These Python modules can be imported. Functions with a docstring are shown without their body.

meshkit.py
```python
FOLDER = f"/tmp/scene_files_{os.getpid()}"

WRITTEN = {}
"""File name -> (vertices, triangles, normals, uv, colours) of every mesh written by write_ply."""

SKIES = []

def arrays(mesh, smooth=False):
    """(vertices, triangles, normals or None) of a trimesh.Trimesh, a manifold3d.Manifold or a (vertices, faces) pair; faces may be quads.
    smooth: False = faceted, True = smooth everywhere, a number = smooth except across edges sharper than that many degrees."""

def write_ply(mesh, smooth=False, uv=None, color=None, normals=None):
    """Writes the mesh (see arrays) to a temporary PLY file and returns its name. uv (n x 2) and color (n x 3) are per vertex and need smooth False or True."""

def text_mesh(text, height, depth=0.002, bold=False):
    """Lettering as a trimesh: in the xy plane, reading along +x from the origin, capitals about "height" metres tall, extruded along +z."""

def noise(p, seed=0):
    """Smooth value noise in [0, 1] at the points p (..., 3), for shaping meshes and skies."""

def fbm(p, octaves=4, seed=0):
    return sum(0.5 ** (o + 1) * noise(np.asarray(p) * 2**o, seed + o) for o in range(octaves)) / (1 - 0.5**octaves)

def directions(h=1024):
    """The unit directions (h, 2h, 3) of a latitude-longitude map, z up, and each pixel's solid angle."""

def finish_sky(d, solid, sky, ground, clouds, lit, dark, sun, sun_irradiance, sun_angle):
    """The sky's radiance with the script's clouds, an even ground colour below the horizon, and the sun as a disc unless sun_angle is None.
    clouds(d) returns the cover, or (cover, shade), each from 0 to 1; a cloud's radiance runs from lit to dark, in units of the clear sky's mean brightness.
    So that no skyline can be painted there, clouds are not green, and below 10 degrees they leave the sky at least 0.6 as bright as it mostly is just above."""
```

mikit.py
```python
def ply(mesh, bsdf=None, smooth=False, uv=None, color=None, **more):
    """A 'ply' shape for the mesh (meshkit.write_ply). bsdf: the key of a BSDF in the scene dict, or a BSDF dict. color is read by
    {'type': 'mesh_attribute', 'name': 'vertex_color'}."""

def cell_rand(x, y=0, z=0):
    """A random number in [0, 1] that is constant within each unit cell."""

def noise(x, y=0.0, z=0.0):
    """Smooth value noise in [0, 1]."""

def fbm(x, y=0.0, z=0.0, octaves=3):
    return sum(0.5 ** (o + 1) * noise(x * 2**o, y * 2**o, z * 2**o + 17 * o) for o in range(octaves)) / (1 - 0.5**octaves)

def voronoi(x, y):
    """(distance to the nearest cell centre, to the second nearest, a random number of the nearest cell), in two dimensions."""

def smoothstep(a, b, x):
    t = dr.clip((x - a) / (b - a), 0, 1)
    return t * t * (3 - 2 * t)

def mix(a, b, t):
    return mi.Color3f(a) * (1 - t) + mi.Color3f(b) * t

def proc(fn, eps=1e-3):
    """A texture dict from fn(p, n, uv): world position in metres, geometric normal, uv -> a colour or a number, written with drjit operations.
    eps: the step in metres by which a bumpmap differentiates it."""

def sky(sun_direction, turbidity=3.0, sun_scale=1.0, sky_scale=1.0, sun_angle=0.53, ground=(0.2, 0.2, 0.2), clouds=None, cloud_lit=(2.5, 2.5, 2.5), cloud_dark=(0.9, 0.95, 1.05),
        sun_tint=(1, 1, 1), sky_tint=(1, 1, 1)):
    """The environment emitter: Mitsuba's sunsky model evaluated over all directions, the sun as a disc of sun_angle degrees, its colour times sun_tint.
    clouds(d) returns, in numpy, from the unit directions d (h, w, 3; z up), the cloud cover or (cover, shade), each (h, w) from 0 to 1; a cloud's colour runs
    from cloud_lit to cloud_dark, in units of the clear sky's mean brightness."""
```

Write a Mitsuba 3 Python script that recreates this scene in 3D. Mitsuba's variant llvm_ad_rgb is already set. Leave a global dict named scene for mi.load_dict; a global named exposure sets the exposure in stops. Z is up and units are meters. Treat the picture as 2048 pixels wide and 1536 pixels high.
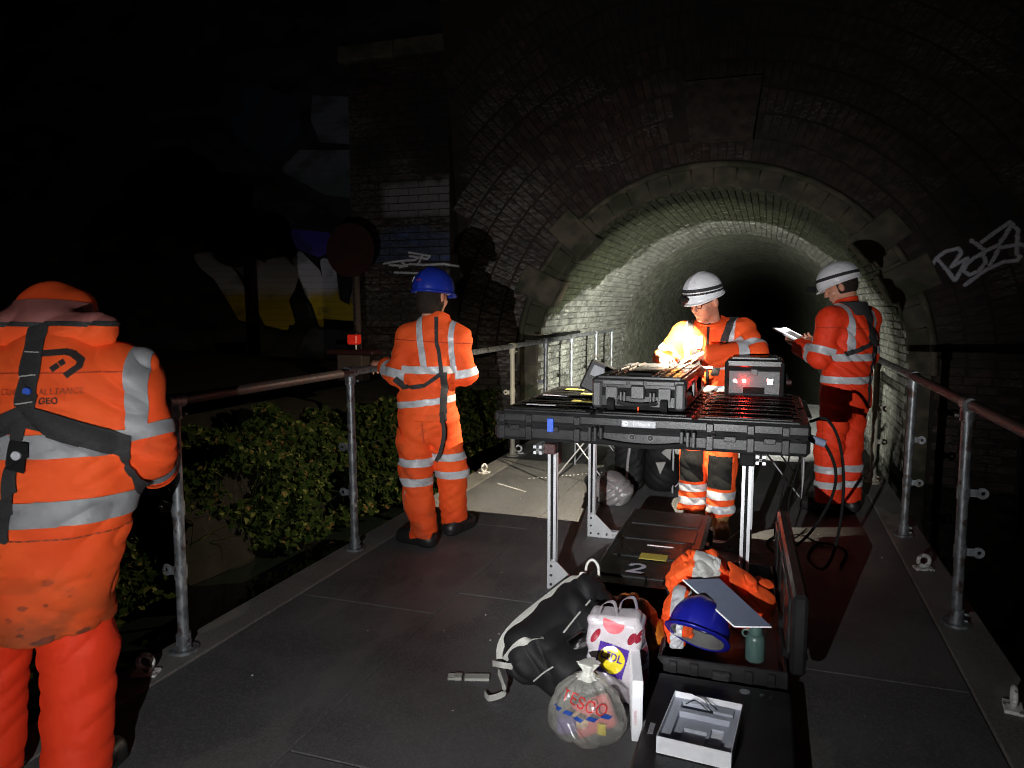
import math, random
import numpy as np, trimesh, shapely.geometry as sg, shapely.affinity as sa
import drjit as dr, mitsuba as mi
import mikit, meshkit
from mikit import proc, noise, fbm, smoothstep, mix, cell_rand

T = mi.ScalarTransform4f
V = lambda *a: np.array(a, float)
random.seed(5)
RNG = np.random.default_rng(5)
scene, labels = {'type': 'scene'}, {}
scene = {}

# ------------------------------------------------------------------ camera, sky, lamps' strength, exposure
YAW, PITCH = math.radians(18.95), math.radians(6.09)
EYE = V(0, 0, 1.5)
FWD = V(-math.sin(YAW) * math.cos(PITCH), math.cos(YAW) * math.cos(PITCH), -math.sin(PITCH))
scene['camera'] = {'type': 'perspective', 'fov': 69.36, 'fov_axis': 'x', 'near_clip': 0.05, 'far_clip': 300.0,
                   'to_world': T().look_at(origin=EYE.tolist(), target=(EYE + FWD).tolist(), up=[0, 0, 1])}
scene['sky'] = mikit.sky((0.3, 1.0, 0.03), turbidity=3, sun_scale=0.0, sky_scale=0.00002)   # night
scene['sky']['sampling_weight'] = 0.03
exposure = 0.0
TORCH_AT = V(-0.50, -0.15, 1.02)        # hand torch of the person taking the picture, left of the camera
TORCH_AIM = V(-0.80, 5.0, 0.90)
TORCH_I, TORCH_SPILL = 60.0, 14.0
HEAD_A_I = 32.0                         # head torch of the man at the table
HEAD_B_I = 230.0                        # head torch of the man with the tablet

# ------------------------------------------------------------------ bookkeeping
def numbered(key):
    used = lambda k: k in scene or k in labels or any(x.startswith(k + '__') for x in (scene if k not in labels else ()))
    if key not in scene and key not in labels:
        return key
    n = 1
    while f'{key}_{n:03d}' in scene or f'{key}_{n:03d}' in labels:
        n += 1
    return f'{key}_{n:03d}'

def thing(name, label, cat, group=None):
    k = numbered(name)
    labels[k] = {'label': label, 'category': cat}
    if group:
        labels[k]['group'] = group
    return k

def put(parent, name, mesh, bsdf, smooth=30, label=None, kind=None, **more):
    k = numbered(f'{parent}__{name}' if parent else name)
    scene[k] = mikit.ply(mesh, bsdf, smooth, **more)
    if label or kind:
        labels[k] = {}
        if label: labels[k]['label'] = label
        if kind: labels[k]['kind'] = kind
    return k

def solo(name, mesh, bsdf, label, cat, group=None, smooth=30, **more):
    k = thing(name, label, cat, group)
    scene[k] = mikit.ply(mesh, bsdf, smooth, **more)
    return k

def structure(name, mesh, bsdf, smooth=30, label=None):
    k = numbered(name)
    scene[k] = mikit.ply(mesh, bsdf, smooth)
    labels[k] = {'kind': 'structure'}
    if label: labels[k]['label'] = label
    return k

# ------------------------------------------------------------------ materials
def rgb(*c): return {'type': 'rgb', 'value': list(c)}
def two(b): return {'type': 'twosided', 'bsdf': b}
def prin(color, rough=0.6, metal=0.0, spec=0.5, **k):
    c = rgb(*color) if isinstance(color, (tuple, list)) else color
    return two({'type': 'principled', 'base_color': c, 'roughness': rough, 'metallic': metal, **({} if metal else {'specular': spec}), **k})
def mat(name, b): scene[name] = b; return name
def bumped(b, fn, scale, eps=2e-3):
    return two({'type': 'bumpmap', 'arbitrary': proc(fn, eps), 'scale': scale, 'bsdf': b['bsdf']})

TAG = [[(1.519,1.852),(1.576,1.964),(1.645,2.027),(1.748,2.052),(1.779,2.008),(1.706,1.876)],[(1.586,1.959),(1.746,1.746)],[(1.706,1.876),(1.829,1.954),(1.755,1.757)],[(1.832,1.906),(1.808,1.837),(1.858,1.793),(1.94,1.835),(1.977,1.914),(1.954,1.994),(1.895,1.963),(1.832,1.906)],[(1.848,2.123),(1.971,2.02)],[(1.895,1.963),(1.971,2.02),(2.074,2.075),(2.154,2.261),(2.204,2.197),(2.212,1.988),(2.241,1.956),(2.221,1.92),(2.121,1.911),(1.995,1.844),(1.83,1.697)],[(1.933,2.105),(2.061,2.217),(2.135,2.277)],[(2.016,1.886),(2.076,2.044),(2.234,2.071),(2.267,2.06)]]
SCR = [[(-4.398,1.998),(-4.182,2.024),(-4.084,1.963),(-4.318,1.979)],[(-4.182,2.024),(-3.983,2.032),(-3.884,2.077),(-3.951,1.973)],[(-4.061,2.122),(-3.787,2.075),(-3.82,2.041),(-4.049,2.08)],[(-3.886,1.972),(-3.595,1.978),(-3.53,1.965)],[(-4.252,1.889),(-3.56,1.861)],[(-4.184,1.947),(-4.05,1.986),(-3.853,1.971)]]

def strokes(p, lines, w, soft=0.008):
    """1 inside the spray-painted lines (in x and z), 0 outside."""
    d = mi.Float(9)
    for line in lines:
        for (ax, az), (bx, bz) in zip(line, line[1:]):
            ux, uz = bx - ax, bz - az
            L = max(ux * ux + uz * uz, 1e-9)
            t = dr.clip(((p.x - ax) * ux + (p.z - az) * uz) / L, 0, 1)
            d = dr.minimum(d, dr.square(p.x - ax - t * ux) + dr.square(p.z - az - t * uz))
    return 1 - smoothstep(w - soft, w + soft, dr.sqrt(d))

def brick_color(base, dark, seed, paint=None):
    def fn(p, n, uv):
        f = fbm(p.x * 14 + seed, p.y * 14, p.z * 14, 3)
        c = mix(base, dark, smoothstep(0.3, 0.75, f))
        lime = smoothstep(0.5, 0.66, fbm(p.x * 1.7 + 3, p.y * 1.7, p.z * 2.6, 3)) * smoothstep(0.45, 0.8, fbm(p.x * 30, p.y * 20, p.z * 50, 3))
        c = mix(c, (0.26, 0.245, 0.225), lime * 0.3)
        crust = smoothstep(-0.25, 0.25, 1.2 * (fbm(p.x * 1.3 + 1, p.y, p.z * 1.1, 4) - 0.45) + 0.5 * (smoothstep(-1.9, -2.9, p.x) * smoothstep(3.9, 2.6, p.z) - 0.7))   # limescale crust on the left haunch
        c = mix(c, (0.155, 0.145, 0.132), crust * (0.1 + 0.6 * smoothstep(0.4, 0.7, fbm(p.x * 22, p.y * 14, p.z * 36, 3))))
        c = mix(c, (0.02, 0.019, 0.018), 0.75 * smoothstep(0.5, 0.68, fbm(p.x * 1.1 + 11, p.y, p.z * 0.9 + 4, 3)))
        if paint == 'tag':
            c = mix(c, (0.55, 0.55, 0.6), strokes(p, TAG, 0.017) * (0.55 + 0.45 * noise(p.x * 80, p.y * 80, p.z * 80)))
        if paint == 'scribble':
            w = smoothstep(0.45, 0.6, fbm(p.x * 3 + 9, 0.0, p.z * 4, 3))
            band = smoothstep(1.98, 2.06, p.z) * (1 - smoothstep(2.45, 2.6, p.z + 0.2 * noise(p.x * 6, 3.0, p.z * 5)))
            c = mix(c, (0.07, 0.12, 0.26), band * (0.35 + 0.6 * w))
            patch = smoothstep(2.5, 2.6, p.z) * (1 - smoothstep(2.95, 3.05, p.z + .1 * noise(p.x * 9, 0.0, 2.0))) * smoothstep(-4.45, -4.3, p.x)
            c = mix(c, (0.3, 0.28, 0.3), patch * 0.6)
            c = mix(c, (0.75, 0.75, 0.78), strokes(p, SCR, 0.012, 0.006))
        return c
    return fn

for nm, paint in (('brick', None), ('brick_tag', 'tag'), ('brick_scribble', 'scribble')):
    for i, (a, b) in enumerate((((0.046, 0.026, 0.020), (0.020, 0.0135, 0.012)), ((0.048, 0.034, 0.028), (0.023, 0.0175, 0.016)), ((0.034, 0.021, 0.018), (0.0165, 0.012, 0.0115)))):
        mat(f'm_{nm}_{i}', prin(proc(brick_color(a, b, i * 7.3, paint)), 0.85, spec=0.25))
def lining_color(a, seed):
    def fn(p, n, uv):
        c = mix(a, tuple(x * 0.5 for x in a), smoothstep(0.35, 0.75, fbm(p.x * 11 + seed, p.y * 9, p.z * 11, 3)))
        c = mix(c, (0.5, 0.5, 0.44), smoothstep(0.5, 0.66, fbm(p.x * 2.1, p.y * 4.5, p.z * 2.1, 3)) * smoothstep(0.45, 0.75, fbm(p.x * 30, p.y * 10, p.z * 40, 3)) * 0.7)
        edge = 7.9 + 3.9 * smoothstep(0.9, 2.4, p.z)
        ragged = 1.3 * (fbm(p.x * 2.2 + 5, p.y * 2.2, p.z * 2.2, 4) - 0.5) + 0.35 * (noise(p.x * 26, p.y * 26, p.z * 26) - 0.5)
        mouth_green = 1 - smoothstep(-0.12, 0.12, (p.y - edge) * 0.9 + ragged)                     # darker green towards the mouth, reaching further in at the crown
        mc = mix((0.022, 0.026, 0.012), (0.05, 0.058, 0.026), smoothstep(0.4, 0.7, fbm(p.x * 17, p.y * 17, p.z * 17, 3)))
        return mix(c, mc, 0.92 * mouth_green)
    return fn
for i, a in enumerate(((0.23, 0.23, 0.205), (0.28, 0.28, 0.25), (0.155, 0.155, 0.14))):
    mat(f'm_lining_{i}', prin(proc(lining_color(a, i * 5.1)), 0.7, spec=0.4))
def far_lining(p, n, uv):
    s = smoothstep(0.0, 0.1, noise(0.0, p.y * 0.01, 0.0) * 0)
    row = cell_rand(dr.floor(p.z / 0.085), dr.floor(p.y / 0.235 + 0.5 * dr.floor(p.z / 0.085)), 2)
    return mix(lining_color((0.24, 0.25, 0.2), 2.0)(p, n, uv), (0.1, 0.1, 0.08), row * 0.5)
mat('m_lining_far', prin(proc(far_lining), 0.75))
def mortar(p, n, uv): return mix((0.036, 0.027, 0.022), (0.019, 0.0155, 0.0135), fbm(p.x * 9, p.y * 9, p.z * 9, 3))
mat('m_mortar', prin(proc(mortar), 0.9, spec=0.2))
mat('m_mortar_bore', prin(proc(lambda p, n, uv: mix((0.15, 0.15, 0.135), (0.07, 0.07, 0.06), fbm(p.x * 9, p.y * 9, p.z * 9, 3))), 0.9, spec=0.2))
mat('m_mortar_tag', prin(proc(lambda p, n, uv: mix(mortar(p, n, uv), (0.45, 0.45, 0.5), strokes(p, TAG, 0.017))), 0.9, spec=0.2))
mat('m_mortar_scribble', prin(proc(lambda p, n, uv: mix(mortar(p, n, uv), (0.6, 0.6, 0.62), strokes(p, SCR, 0.012, 0.006))), 0.9, spec=0.2))
mat('m_stone', prin(proc(lambda p, n, uv: mix(mix((0.10, 0.085, 0.058), (0.055, 0.047, 0.036), smoothstep(0.3, 0.7, fbm(p.x * 8, p.y * 8, p.z * 8, 4))), (0.03, 0.035, 0.018), 0.8 * smoothstep(0.5, 0.62, fbm(p.x * 3, p.y * 3 + 5, p.z * 3, 3)))), 0.85, spec=0.3))
mat('m_wing', prin(proc(lambda p, n, uv: mix((0.035, 0.034, 0.036), (0.012, 0.012, 0.012), smoothstep(0.3, 0.7, fbm(p.x * 3, p.y * 3, p.z * 5, 4)))), 0.9, spec=0.2))
def deck_color(base, k):
    def fn(p, n, uv):
        c = mix(base, tuple(x * 0.72 for x in base), smoothstep(0.3, 0.7, fbm(p.x * 3, p.y * 3, 0.0, 4)))
        c = mix(c, tuple(x * 1.3 for x in base), 0.5 * smoothstep(0.45, 0.75, noise(p.x * 180, p.y * 180, 1.0)))
        c = mix(c, (0.26, 0.25, 0.22), k * smoothstep(0.6, 0.72, fbm(p.x * 5 + 7, p.y * 2.2, 3.0, 4)))       # dried silt
        scuff = smoothstep(0.485, 0.5, noise(p.x * 7 + 2 * noise(p.x * 2, p.y * 2, 0.0), p.y * 2.5, 8.0)) * (1 - smoothstep(0.5, 0.515, noise(p.x * 7 + 2 * noise(p.x * 2, p.y * 2, 0.0), p.y * 2.5, 8.0)))
        return mix(c, (0.17, 0.17, 0.165), 0.25 * scuff * noise(p.x * 30, p.y * 30, 0.0))
    return fn
GRIT = lambda p, n, uv: 0.6 * noise(p.x * 300, p.y * 300, p.z * 300) + 0.4 * noise(p.x * 60, p.y * 60, p.z * 60)
mat('m_deck', bumped(prin(proc(deck_color((0.10, 0.10, 0.102), 0.12)), 0.6, spec=0.35), GRIT, 0.0012))
mat('m_curb', bumped(prin(proc(deck_color((0.16, 0.155, 0.145), 0.6)), 0.7, spec=0.4), GRIT, 0.0012))
mat('m_water', bumped(prin((0.006, 0.008, 0.006), 0.06, spec=0.5), lambda p, n, uv: noise(p.x * 3, p.y * 3, 0.0) + 0.4 * noise(p.x * 9, p.y * 9, 2.0), 0.006))
mat('m_soil', prin(proc(lambda p, n, uv: mix((0.016, 0.013, 0.009), (0.007, 0.0065, 0.005), fbm(p.x * 7, p.y * 7, p.z * 7, 4))), 0.95, spec=0.1))
def leaf_color(p, n, uv):
    r = cell_rand(dr.floor(p.x * 26), dr.floor(p.y * 26), dr.floor(p.z * 26))
    c = mix((0.009, 0.019, 0.005), (0.027, 0.034, 0.009), r)
    c = mix(c, (0.10, 0.10, 0.03), smoothstep(0.86, 0.95, r))
    return mix(c, (0.10, 0.055, 0.02), smoothstep(0.965, 0.98, r))
mat('m_leaf', {'type': 'principledthin', 'base_color': proc(leaf_color), 'roughness': 0.45, 'diff_trans': 0.5})
WEAVE = lambda p, n, uv: noise(p.x * 420, p.y * 420, p.z * 420)
def orange(p, n, uv):
    return mix((0.86, 0.105, 0.02), (0.74, 0.072, 0.013), smoothstep(0.3, 0.75, fbm(p.x * 6, p.y * 6, p.z * 6, 3)))
def grimy(p, n, uv):      # the near coat: greasy dirt on its lower part
    c = orange(p, n, uv)
    low = 1 - smoothstep(0.6, 0.92, p.z + 0.12 * noise(p.x * 9, p.y * 9, 0.0))
    blot = smoothstep(0.42, 0.66, fbm(p.x * 11, p.y * 11, p.z * 15, 4))
    spots = smoothstep(0.66, 0.74, fbm(p.x * 24, p.y * 24, p.z * 30 + 5, 3))
    c = mix(c, (0.30, 0.055, 0.014), low * (0.45 + 0.5 * blot))
    c = mix(c, (0.05, 0.025, 0.02), low * spots * 0.8)
    return mix(c, (0.4, 0.06, 0.014), 0.4 * smoothstep(0.6, 0.75, fbm(p.x * 8 + 3, p.y * 8, p.z * 8, 4)))
def knee_grime(p, n, uv):
    c = orange(p, n, uv)
    return mix(c, (0.25, 0.06, 0.02), 0.45 * smoothstep(0.56, 0.74, fbm(p.x * 9, p.y * 9, p.z * 7 + 2, 4)))
mat('m_orange', prin(proc(orange), 0.75, spec=0.25, sheen=0.3))
mat('m_grimy', prin(proc(grimy), 0.75, spec=0.25, sheen=0.3))
mat('m_orange_worn', prin(proc(knee_grime), 0.75, spec=0.25, sheen=0.3))
mat('m_red_orange', prin(proc(lambda p, n, uv: mix((0.85, 0.05, 0.012), (0.75, 0.04, 0.01), fbm(p.x * 6, p.y * 6, p.z * 6, 3))), 0.65, spec=0.3, sheen=0.3))
mat('m_tape', prin(proc(lambda p, n, uv: mix((0.46, 0.47, 0.49), (0.34, 0.34, 0.36), smoothstep(0.4, 0.75, fbm(p.x * 16, p.y * 16, p.z * 16, 3)))), 0.4, spec=0.6))
mat('m_tape_dull', prin(proc(lambda p, n, uv: mix((0.25, 0.255, 0.265), (0.17, 0.17, 0.18), smoothstep(0.4, 0.75, fbm(p.x * 16, p.y * 16, p.z * 16, 3)))), 0.5, spec=0.5))
mat('m_strap', prin(proc(lambda p, n, uv: mix((0.022, 0.022, 0.024), (0.035, 0.034, 0.034), noise(p.x * 200, p.y * 200, p.z * 200))), 0.75, spec=0.3))
mat('m_seam', prin((0.42, 0.035, 0.009), 0.8))
mat('m_ink', prin((0.02, 0.012, 0.012), 0.8))
mat('m_ink_worn', prin(proc(lambda p, n, uv: mix((0.22, 0.035, 0.015), (0.6, 0.07, 0.015), smoothstep(0.45, 0.7, noise(p.x * 160, p.y * 160, p.z * 160)))), 0.8))
mat('m_mauve', prin(proc(lambda p, n, uv: mix((0.30, 0.10, 0.085), (0.2, 0.07, 0.065), fbm(p.x * 12, p.y * 12, p.z * 30, 3))), 0.7))
mat('m_skin', prin(proc(lambda p, n, uv: mix((0.55, 0.27, 0.17), (0.48, 0.19, 0.12), fbm(p.x * 40, p.y * 40, p.z * 40, 3))), 0.5, spec=0.4))
mat('m_hair', prin(proc(lambda p, n, uv: mix((0.012, 0.009, 0.007), (0.03, 0.022, 0.016), noise(p.x * 260, p.y * 260, p.z * 40))), 0.85, spec=0.2))
mat('m_boot', prin((0.016, 0.015, 0.015), 0.45))
mat('m_boot_tan', prin(proc(lambda p, n, uv: mix((0.28, 0.15, 0.045), (0.1, 0.06, 0.025), fbm(p.x * 20, p.y * 20, p.z * 20, 3))), 0.6))
mat('m_helmet_white', prin((0.72, 0.72, 0.74), 0.3, spec=0.5))
mat('m_helmet_blue', prin((0.012, 0.03, 0.30), 0.3, spec=0.5))
mat('m_helmet_navy', prin((0.008, 0.010, 0.20), 0.3, spec=0.5))
mat('m_black', prin(proc(lambda p, n, uv: mix((0.017, 0.017, 0.018), (0.026, 0.026, 0.027), noise(p.x * 90, p.y * 90, p.z * 90))), 0.42, spec=0.5))
mat('m_case', prin(proc(lambda p, n, uv: mix((0.019, 0.019, 0.020), (0.012, 0.012, 0.0125), smoothstep(0.35, 0.7, fbm(p.x * 9, p.y * 9, p.z * 9, 4)))), 0.34, spec=0.28))
mat('m_case_grey', prin(proc(lambda p, n, uv: mix((0.06, 0.06, 0.062), (0.042, 0.042, 0.043), fbm(p.x * 20, p.y * 20, p.z * 20, 3))), 0.5))
mat('m_rubber', prin((0.010, 0.010, 0.010), 0.85, spec=0.15))
mat('m_liner', prin((0.09, 0.09, 0.088), 0.85))
mat('m_alu', prin(proc(lambda p, n, uv: mix((0.50, 0.51, 0.52), (0.40, 0.41, 0.42), fbm(p.x * 40, p.y * 40, p.z * 6, 3))), 0.42, metal=0.5))
mat('m_chrome', prin((0.8, 0.8, 0.8), 0.18, metal=1.0))
def galv(p, n, uv):
    c = mix((0.34, 0.36, 0.38), (0.19, 0.20, 0.21), smoothstep(0.35, 0.65, fbm(p.x * 35, p.y * 35, p.z * 22, 4)))
    c = mix(c, (0.5, 0.5, 0.5), 0.6 * smoothstep(0.6, 0.7, fbm(p.x * 60, p.y * 60, p.z * 9, 3)))                   # scratches and chalky zinc
    return mix(c, (0.10, 0.055, 0.035), 0.75 * smoothstep(0.6, 0.68, fbm(p.x * 28 + 4, p.y * 28, p.z * 16, 4)))    # rust spots
def rusty(p, n, uv):
    return mix((0.105, 0.062, 0.054), (0.085, 0.07, 0.066), smoothstep(0.35, 0.65, fbm(p.x * 22, p.y * 12, p.z * 22, 4)))
mat('m_galv', prin(proc(galv), 0.42, metal=0.6))
mat('m_cream', prin(proc(lambda p, n, uv: mix((0.45, 0.42, 0.33), (0.3, 0.28, 0.22), fbm(p.x * 30, p.y * 30, p.z * 12, 3))), 0.5))
mat('m_rusty', prin(proc(rusty), 0.45, metal=0.35))
mat('m_white_paint', prin(proc(lambda p, n, uv: mix((0.72, 0.72, 0.70), (0.25, 0.22, 0.2), smoothstep(0.56, 0.68, fbm(p.x * 45, p.y * 45, p.z * 45, 3)))), 0.5))
mat('m_card', prin((0.84, 0.85, 0.88), 0.7, spec=0.3))
mat('m_card_blue', prin((0.16, 0.19, 0.27), 0.6, spec=0.3))
mat('m_card_tray', prin((0.45, 0.48, 0.55), 0.75, spec=0.2))
mat('m_paper', prin((0.8, 0.79, 0.76), 0.8, spec=0.2))
mat('m_yellow', prin((0.38, 0.33, 0.06), 0.6))
mat('m_print_grey', prin((0.36, 0.36, 0.42), 0.6))
mat('m_label_grey', prin((0.25, 0.26, 0.28), 0.4))
mat('m_print_white', prin((0.75, 0.75, 0.76), 0.5))
mat('m_blue', prin((0.02, 0.08, 0.45), 0.5))
mat('m_red', prin((0.5, 0.02, 0.02), 0.5))
mat('m_pink', prin((0.55, 0.1, 0.12), 0.5))
mat('m_fruit', prin(proc(lambda p, n, uv: mix((0.32, 0.02, 0.035), (0.16, 0.01, 0.025), fbm(p.x * 30, p.y * 30, p.z * 30, 2))), 0.25))
mat('m_poly', prin(proc(lambda p, n, uv: mix((0.46, 0.43, 0.45), (0.38, 0.345, 0.37), fbm(p.x * 10, p.y * 10, p.z * 10, 3))), 0.22, spec=0.6))
mat('m_logo_purple', prin((0.06, 0.025, 0.22), 0.22, spec=0.6))
mat('m_logo_yellow', prin((0.62, 0.5, 0.02), 0.22, spec=0.6))
mat('m_film', {'type': 'blendbsdf', 'weight': 0.21, 'a': {'type': 'thindielectric', 'int_ior': 1.5},
               'b': prin((0.62, 0.61, 0.55), 0.2, spec=0.8)})
mat('m_film_thick', prin((0.55, 0.55, 0.5), 0.15, spec=0.9))
mat('m_film_red', prin((0.5, 0.03, 0.03), 0.25, spec=0.7))
mat('m_film_blue', prin((0.02, 0.06, 0.28), 0.25, spec=0.7))
mat('m_packet', prin(proc(lambda p, n, uv: mix((0.6, 0.17, 0.15), (0.45, 0.08, 0.09), fbm(p.x * 20, p.y * 20, p.z * 20, 3))), 0.3))
mat('m_purple', prin((0.13, 0.09, 0.25), 0.4))
mat('m_bread', prin(proc(lambda p, n, uv: mix((0.6, 0.42, 0.26), (0.42, 0.27, 0.14), fbm(p.x * 40, p.y * 40, p.z * 40, 3))), 0.6))
mat('m_bag_black', prin(proc(lambda p, n, uv: mix((0.009, 0.009, 0.010), (0.0055, 0.0055, 0.006), fbm(p.x * 12, p.y * 12, p.z * 12, 4))), 0.7, spec=0.3))
mat('m_bag_grey', prin((0.22, 0.21, 0.21), 0.35, spec=0.6))
mat('m_webbing', prin(proc(lambda p, n, uv: mix((0.42, 0.42, 0.38), (0.33, 0.33, 0.3), noise(p.x * 300, p.y * 300, p.z * 300))), 0.7))
mat('m_bag_orange', prin(proc(lambda p, n, uv: mix((0.45, 0.13, 0.012), (0.3, 0.075, 0.01), fbm(p.x * 14, p.y * 14, p.z * 14, 3))), 0.35))
mat('m_bottle', prin((0.055, 0.10, 0.09), 0.35, spec=0.5))
mat('m_steel', prin((0.75, 0.75, 0.74), 0.16, metal=1.0))
mat('m_fluff', prin((0.35, 0.35, 0.33), 0.9))
mat('m_sign_red', prin(proc(lambda p, n, uv: mix((0.04, 0.007, 0.006), (0.022, 0.005, 0.004), fbm(p.x * 8, p.y * 8, p.z * 8, 3))), 0.6))
mat('m_timber', prin((0.06, 0.04, 0.03), 0.8))
mat('m_red_lens', two({'type': 'principled', 'base_color': rgb(0.7, 0.02, 0.01), 'roughness': 0.3}))
def graffiti(top, low, z0):
    def fn(p, n, uv):
        k = smoothstep(z0 - 0.12, z0 + 0.12, p.z + 0.18 * (noise(p.x * 5, 0.0, p.z * 5) - 0.5) + 0.06 * noise(p.x * 60, 0.0, p.z * 60))
        c = mix(low, top, k)
        c = mix(c, (0.03, 0.03, 0.032), 0.6 * smoothstep(0.5, 0.7, fbm(p.x * 2.3, 2.0, p.z * 3.1, 4)))          # worn and oversprayed
        course = smoothstep(0.06, 0.0, dr.abs(p.z / 0.086 - dr.round(p.z / 0.086)) - 0.02)
        return mix(c, (0.03, 0.03, 0.032), 0.3 * course)
    return fn
mat('m_graf', prin(proc(graffiti((0.55, 0.53, 0.6), (0.46, 0.33, 0.02), 1.7)), 0.5))
mat('m_graf_purple', prin(proc(graffiti((0.06, 0.04, 0.3), (0.1, 0.06, 0.35), 2.3)), 0.5))
mat('m_graf_grey', prin(proc(graffiti((0.13, 0.135, 0.16), (0.08, 0.095, 0.10), 3.3)), 0.6))
mat('m_graf_blue', prin(proc(graffiti((0.03, 0.036, 0.06), (0.022, 0.026, 0.04), 3.6)), 0.6))
mat('m_graf_line', prin((0.008, 0.008, 0.009), 0.7))
def emit(*c, w=1.0): return {'type': 'area', 'radiance': rgb(*c), 'sampling_weight': w}

# ------------------------------------------------------------------ mesh helpers
CAT = trimesh.util.concatenate
def box(x0, x1, y0, y1, z0, z1):
    return trimesh.creation.box(bounds=[[x0, y0, z0], [x1, y1, z1]])
def cbox(x0, x1, y0, y1, z0, z1, b=0.006):
    """A box with chamfered edges."""
    h = V(x1 - x0, y1 - y0, z1 - z0) / 2; b = min(b, *(0.45 * h)); c = V(x0 + x1, y0 + y1, z0 + z1) / 2
    p = [c + V(sx * (h[0] - b * (k != 0)), sy * (h[1] - b * (k != 1)), sz * (h[2] - b * (k != 2))) for sx in (-1, 1) for sy in (-1, 1) for sz in (-1, 1) for k in range(3)]
    return trimesh.Trimesh(p).convex_hull
def frame_along(d):
    d = d / np.linalg.norm(d); a = V(0, 0, 1) if abs(d[2]) < 0.9 else V(1, 0, 0)
    x = np.cross(a, d); x /= np.linalg.norm(x)
    return x, np.cross(d, x), d
def cyl(p, q, r, n=16, r2=None):
    p, q = V(*p), V(*q); x, y, d = frame_along(q - p); r2 = r if r2 is None else r2
    a = np.arange(n) * 2 * np.pi / n; ring = np.cos(a)[:, None] * x + np.sin(a)[:, None] * y
    v = np.vstack([p + ring * r, q + ring * r2, [p], [q]]); i = np.arange(n); j = (i + 1) % n
    f = np.vstack([np.c_[i, j, j + n], np.c_[i, j + n, i + n], np.c_[j, i, i * 0 + 2 * n], np.c_[i + n, j + n, i * 0 + 2 * n + 1]])
    return trimesh.Trimesh(v, f, process=False)
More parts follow.
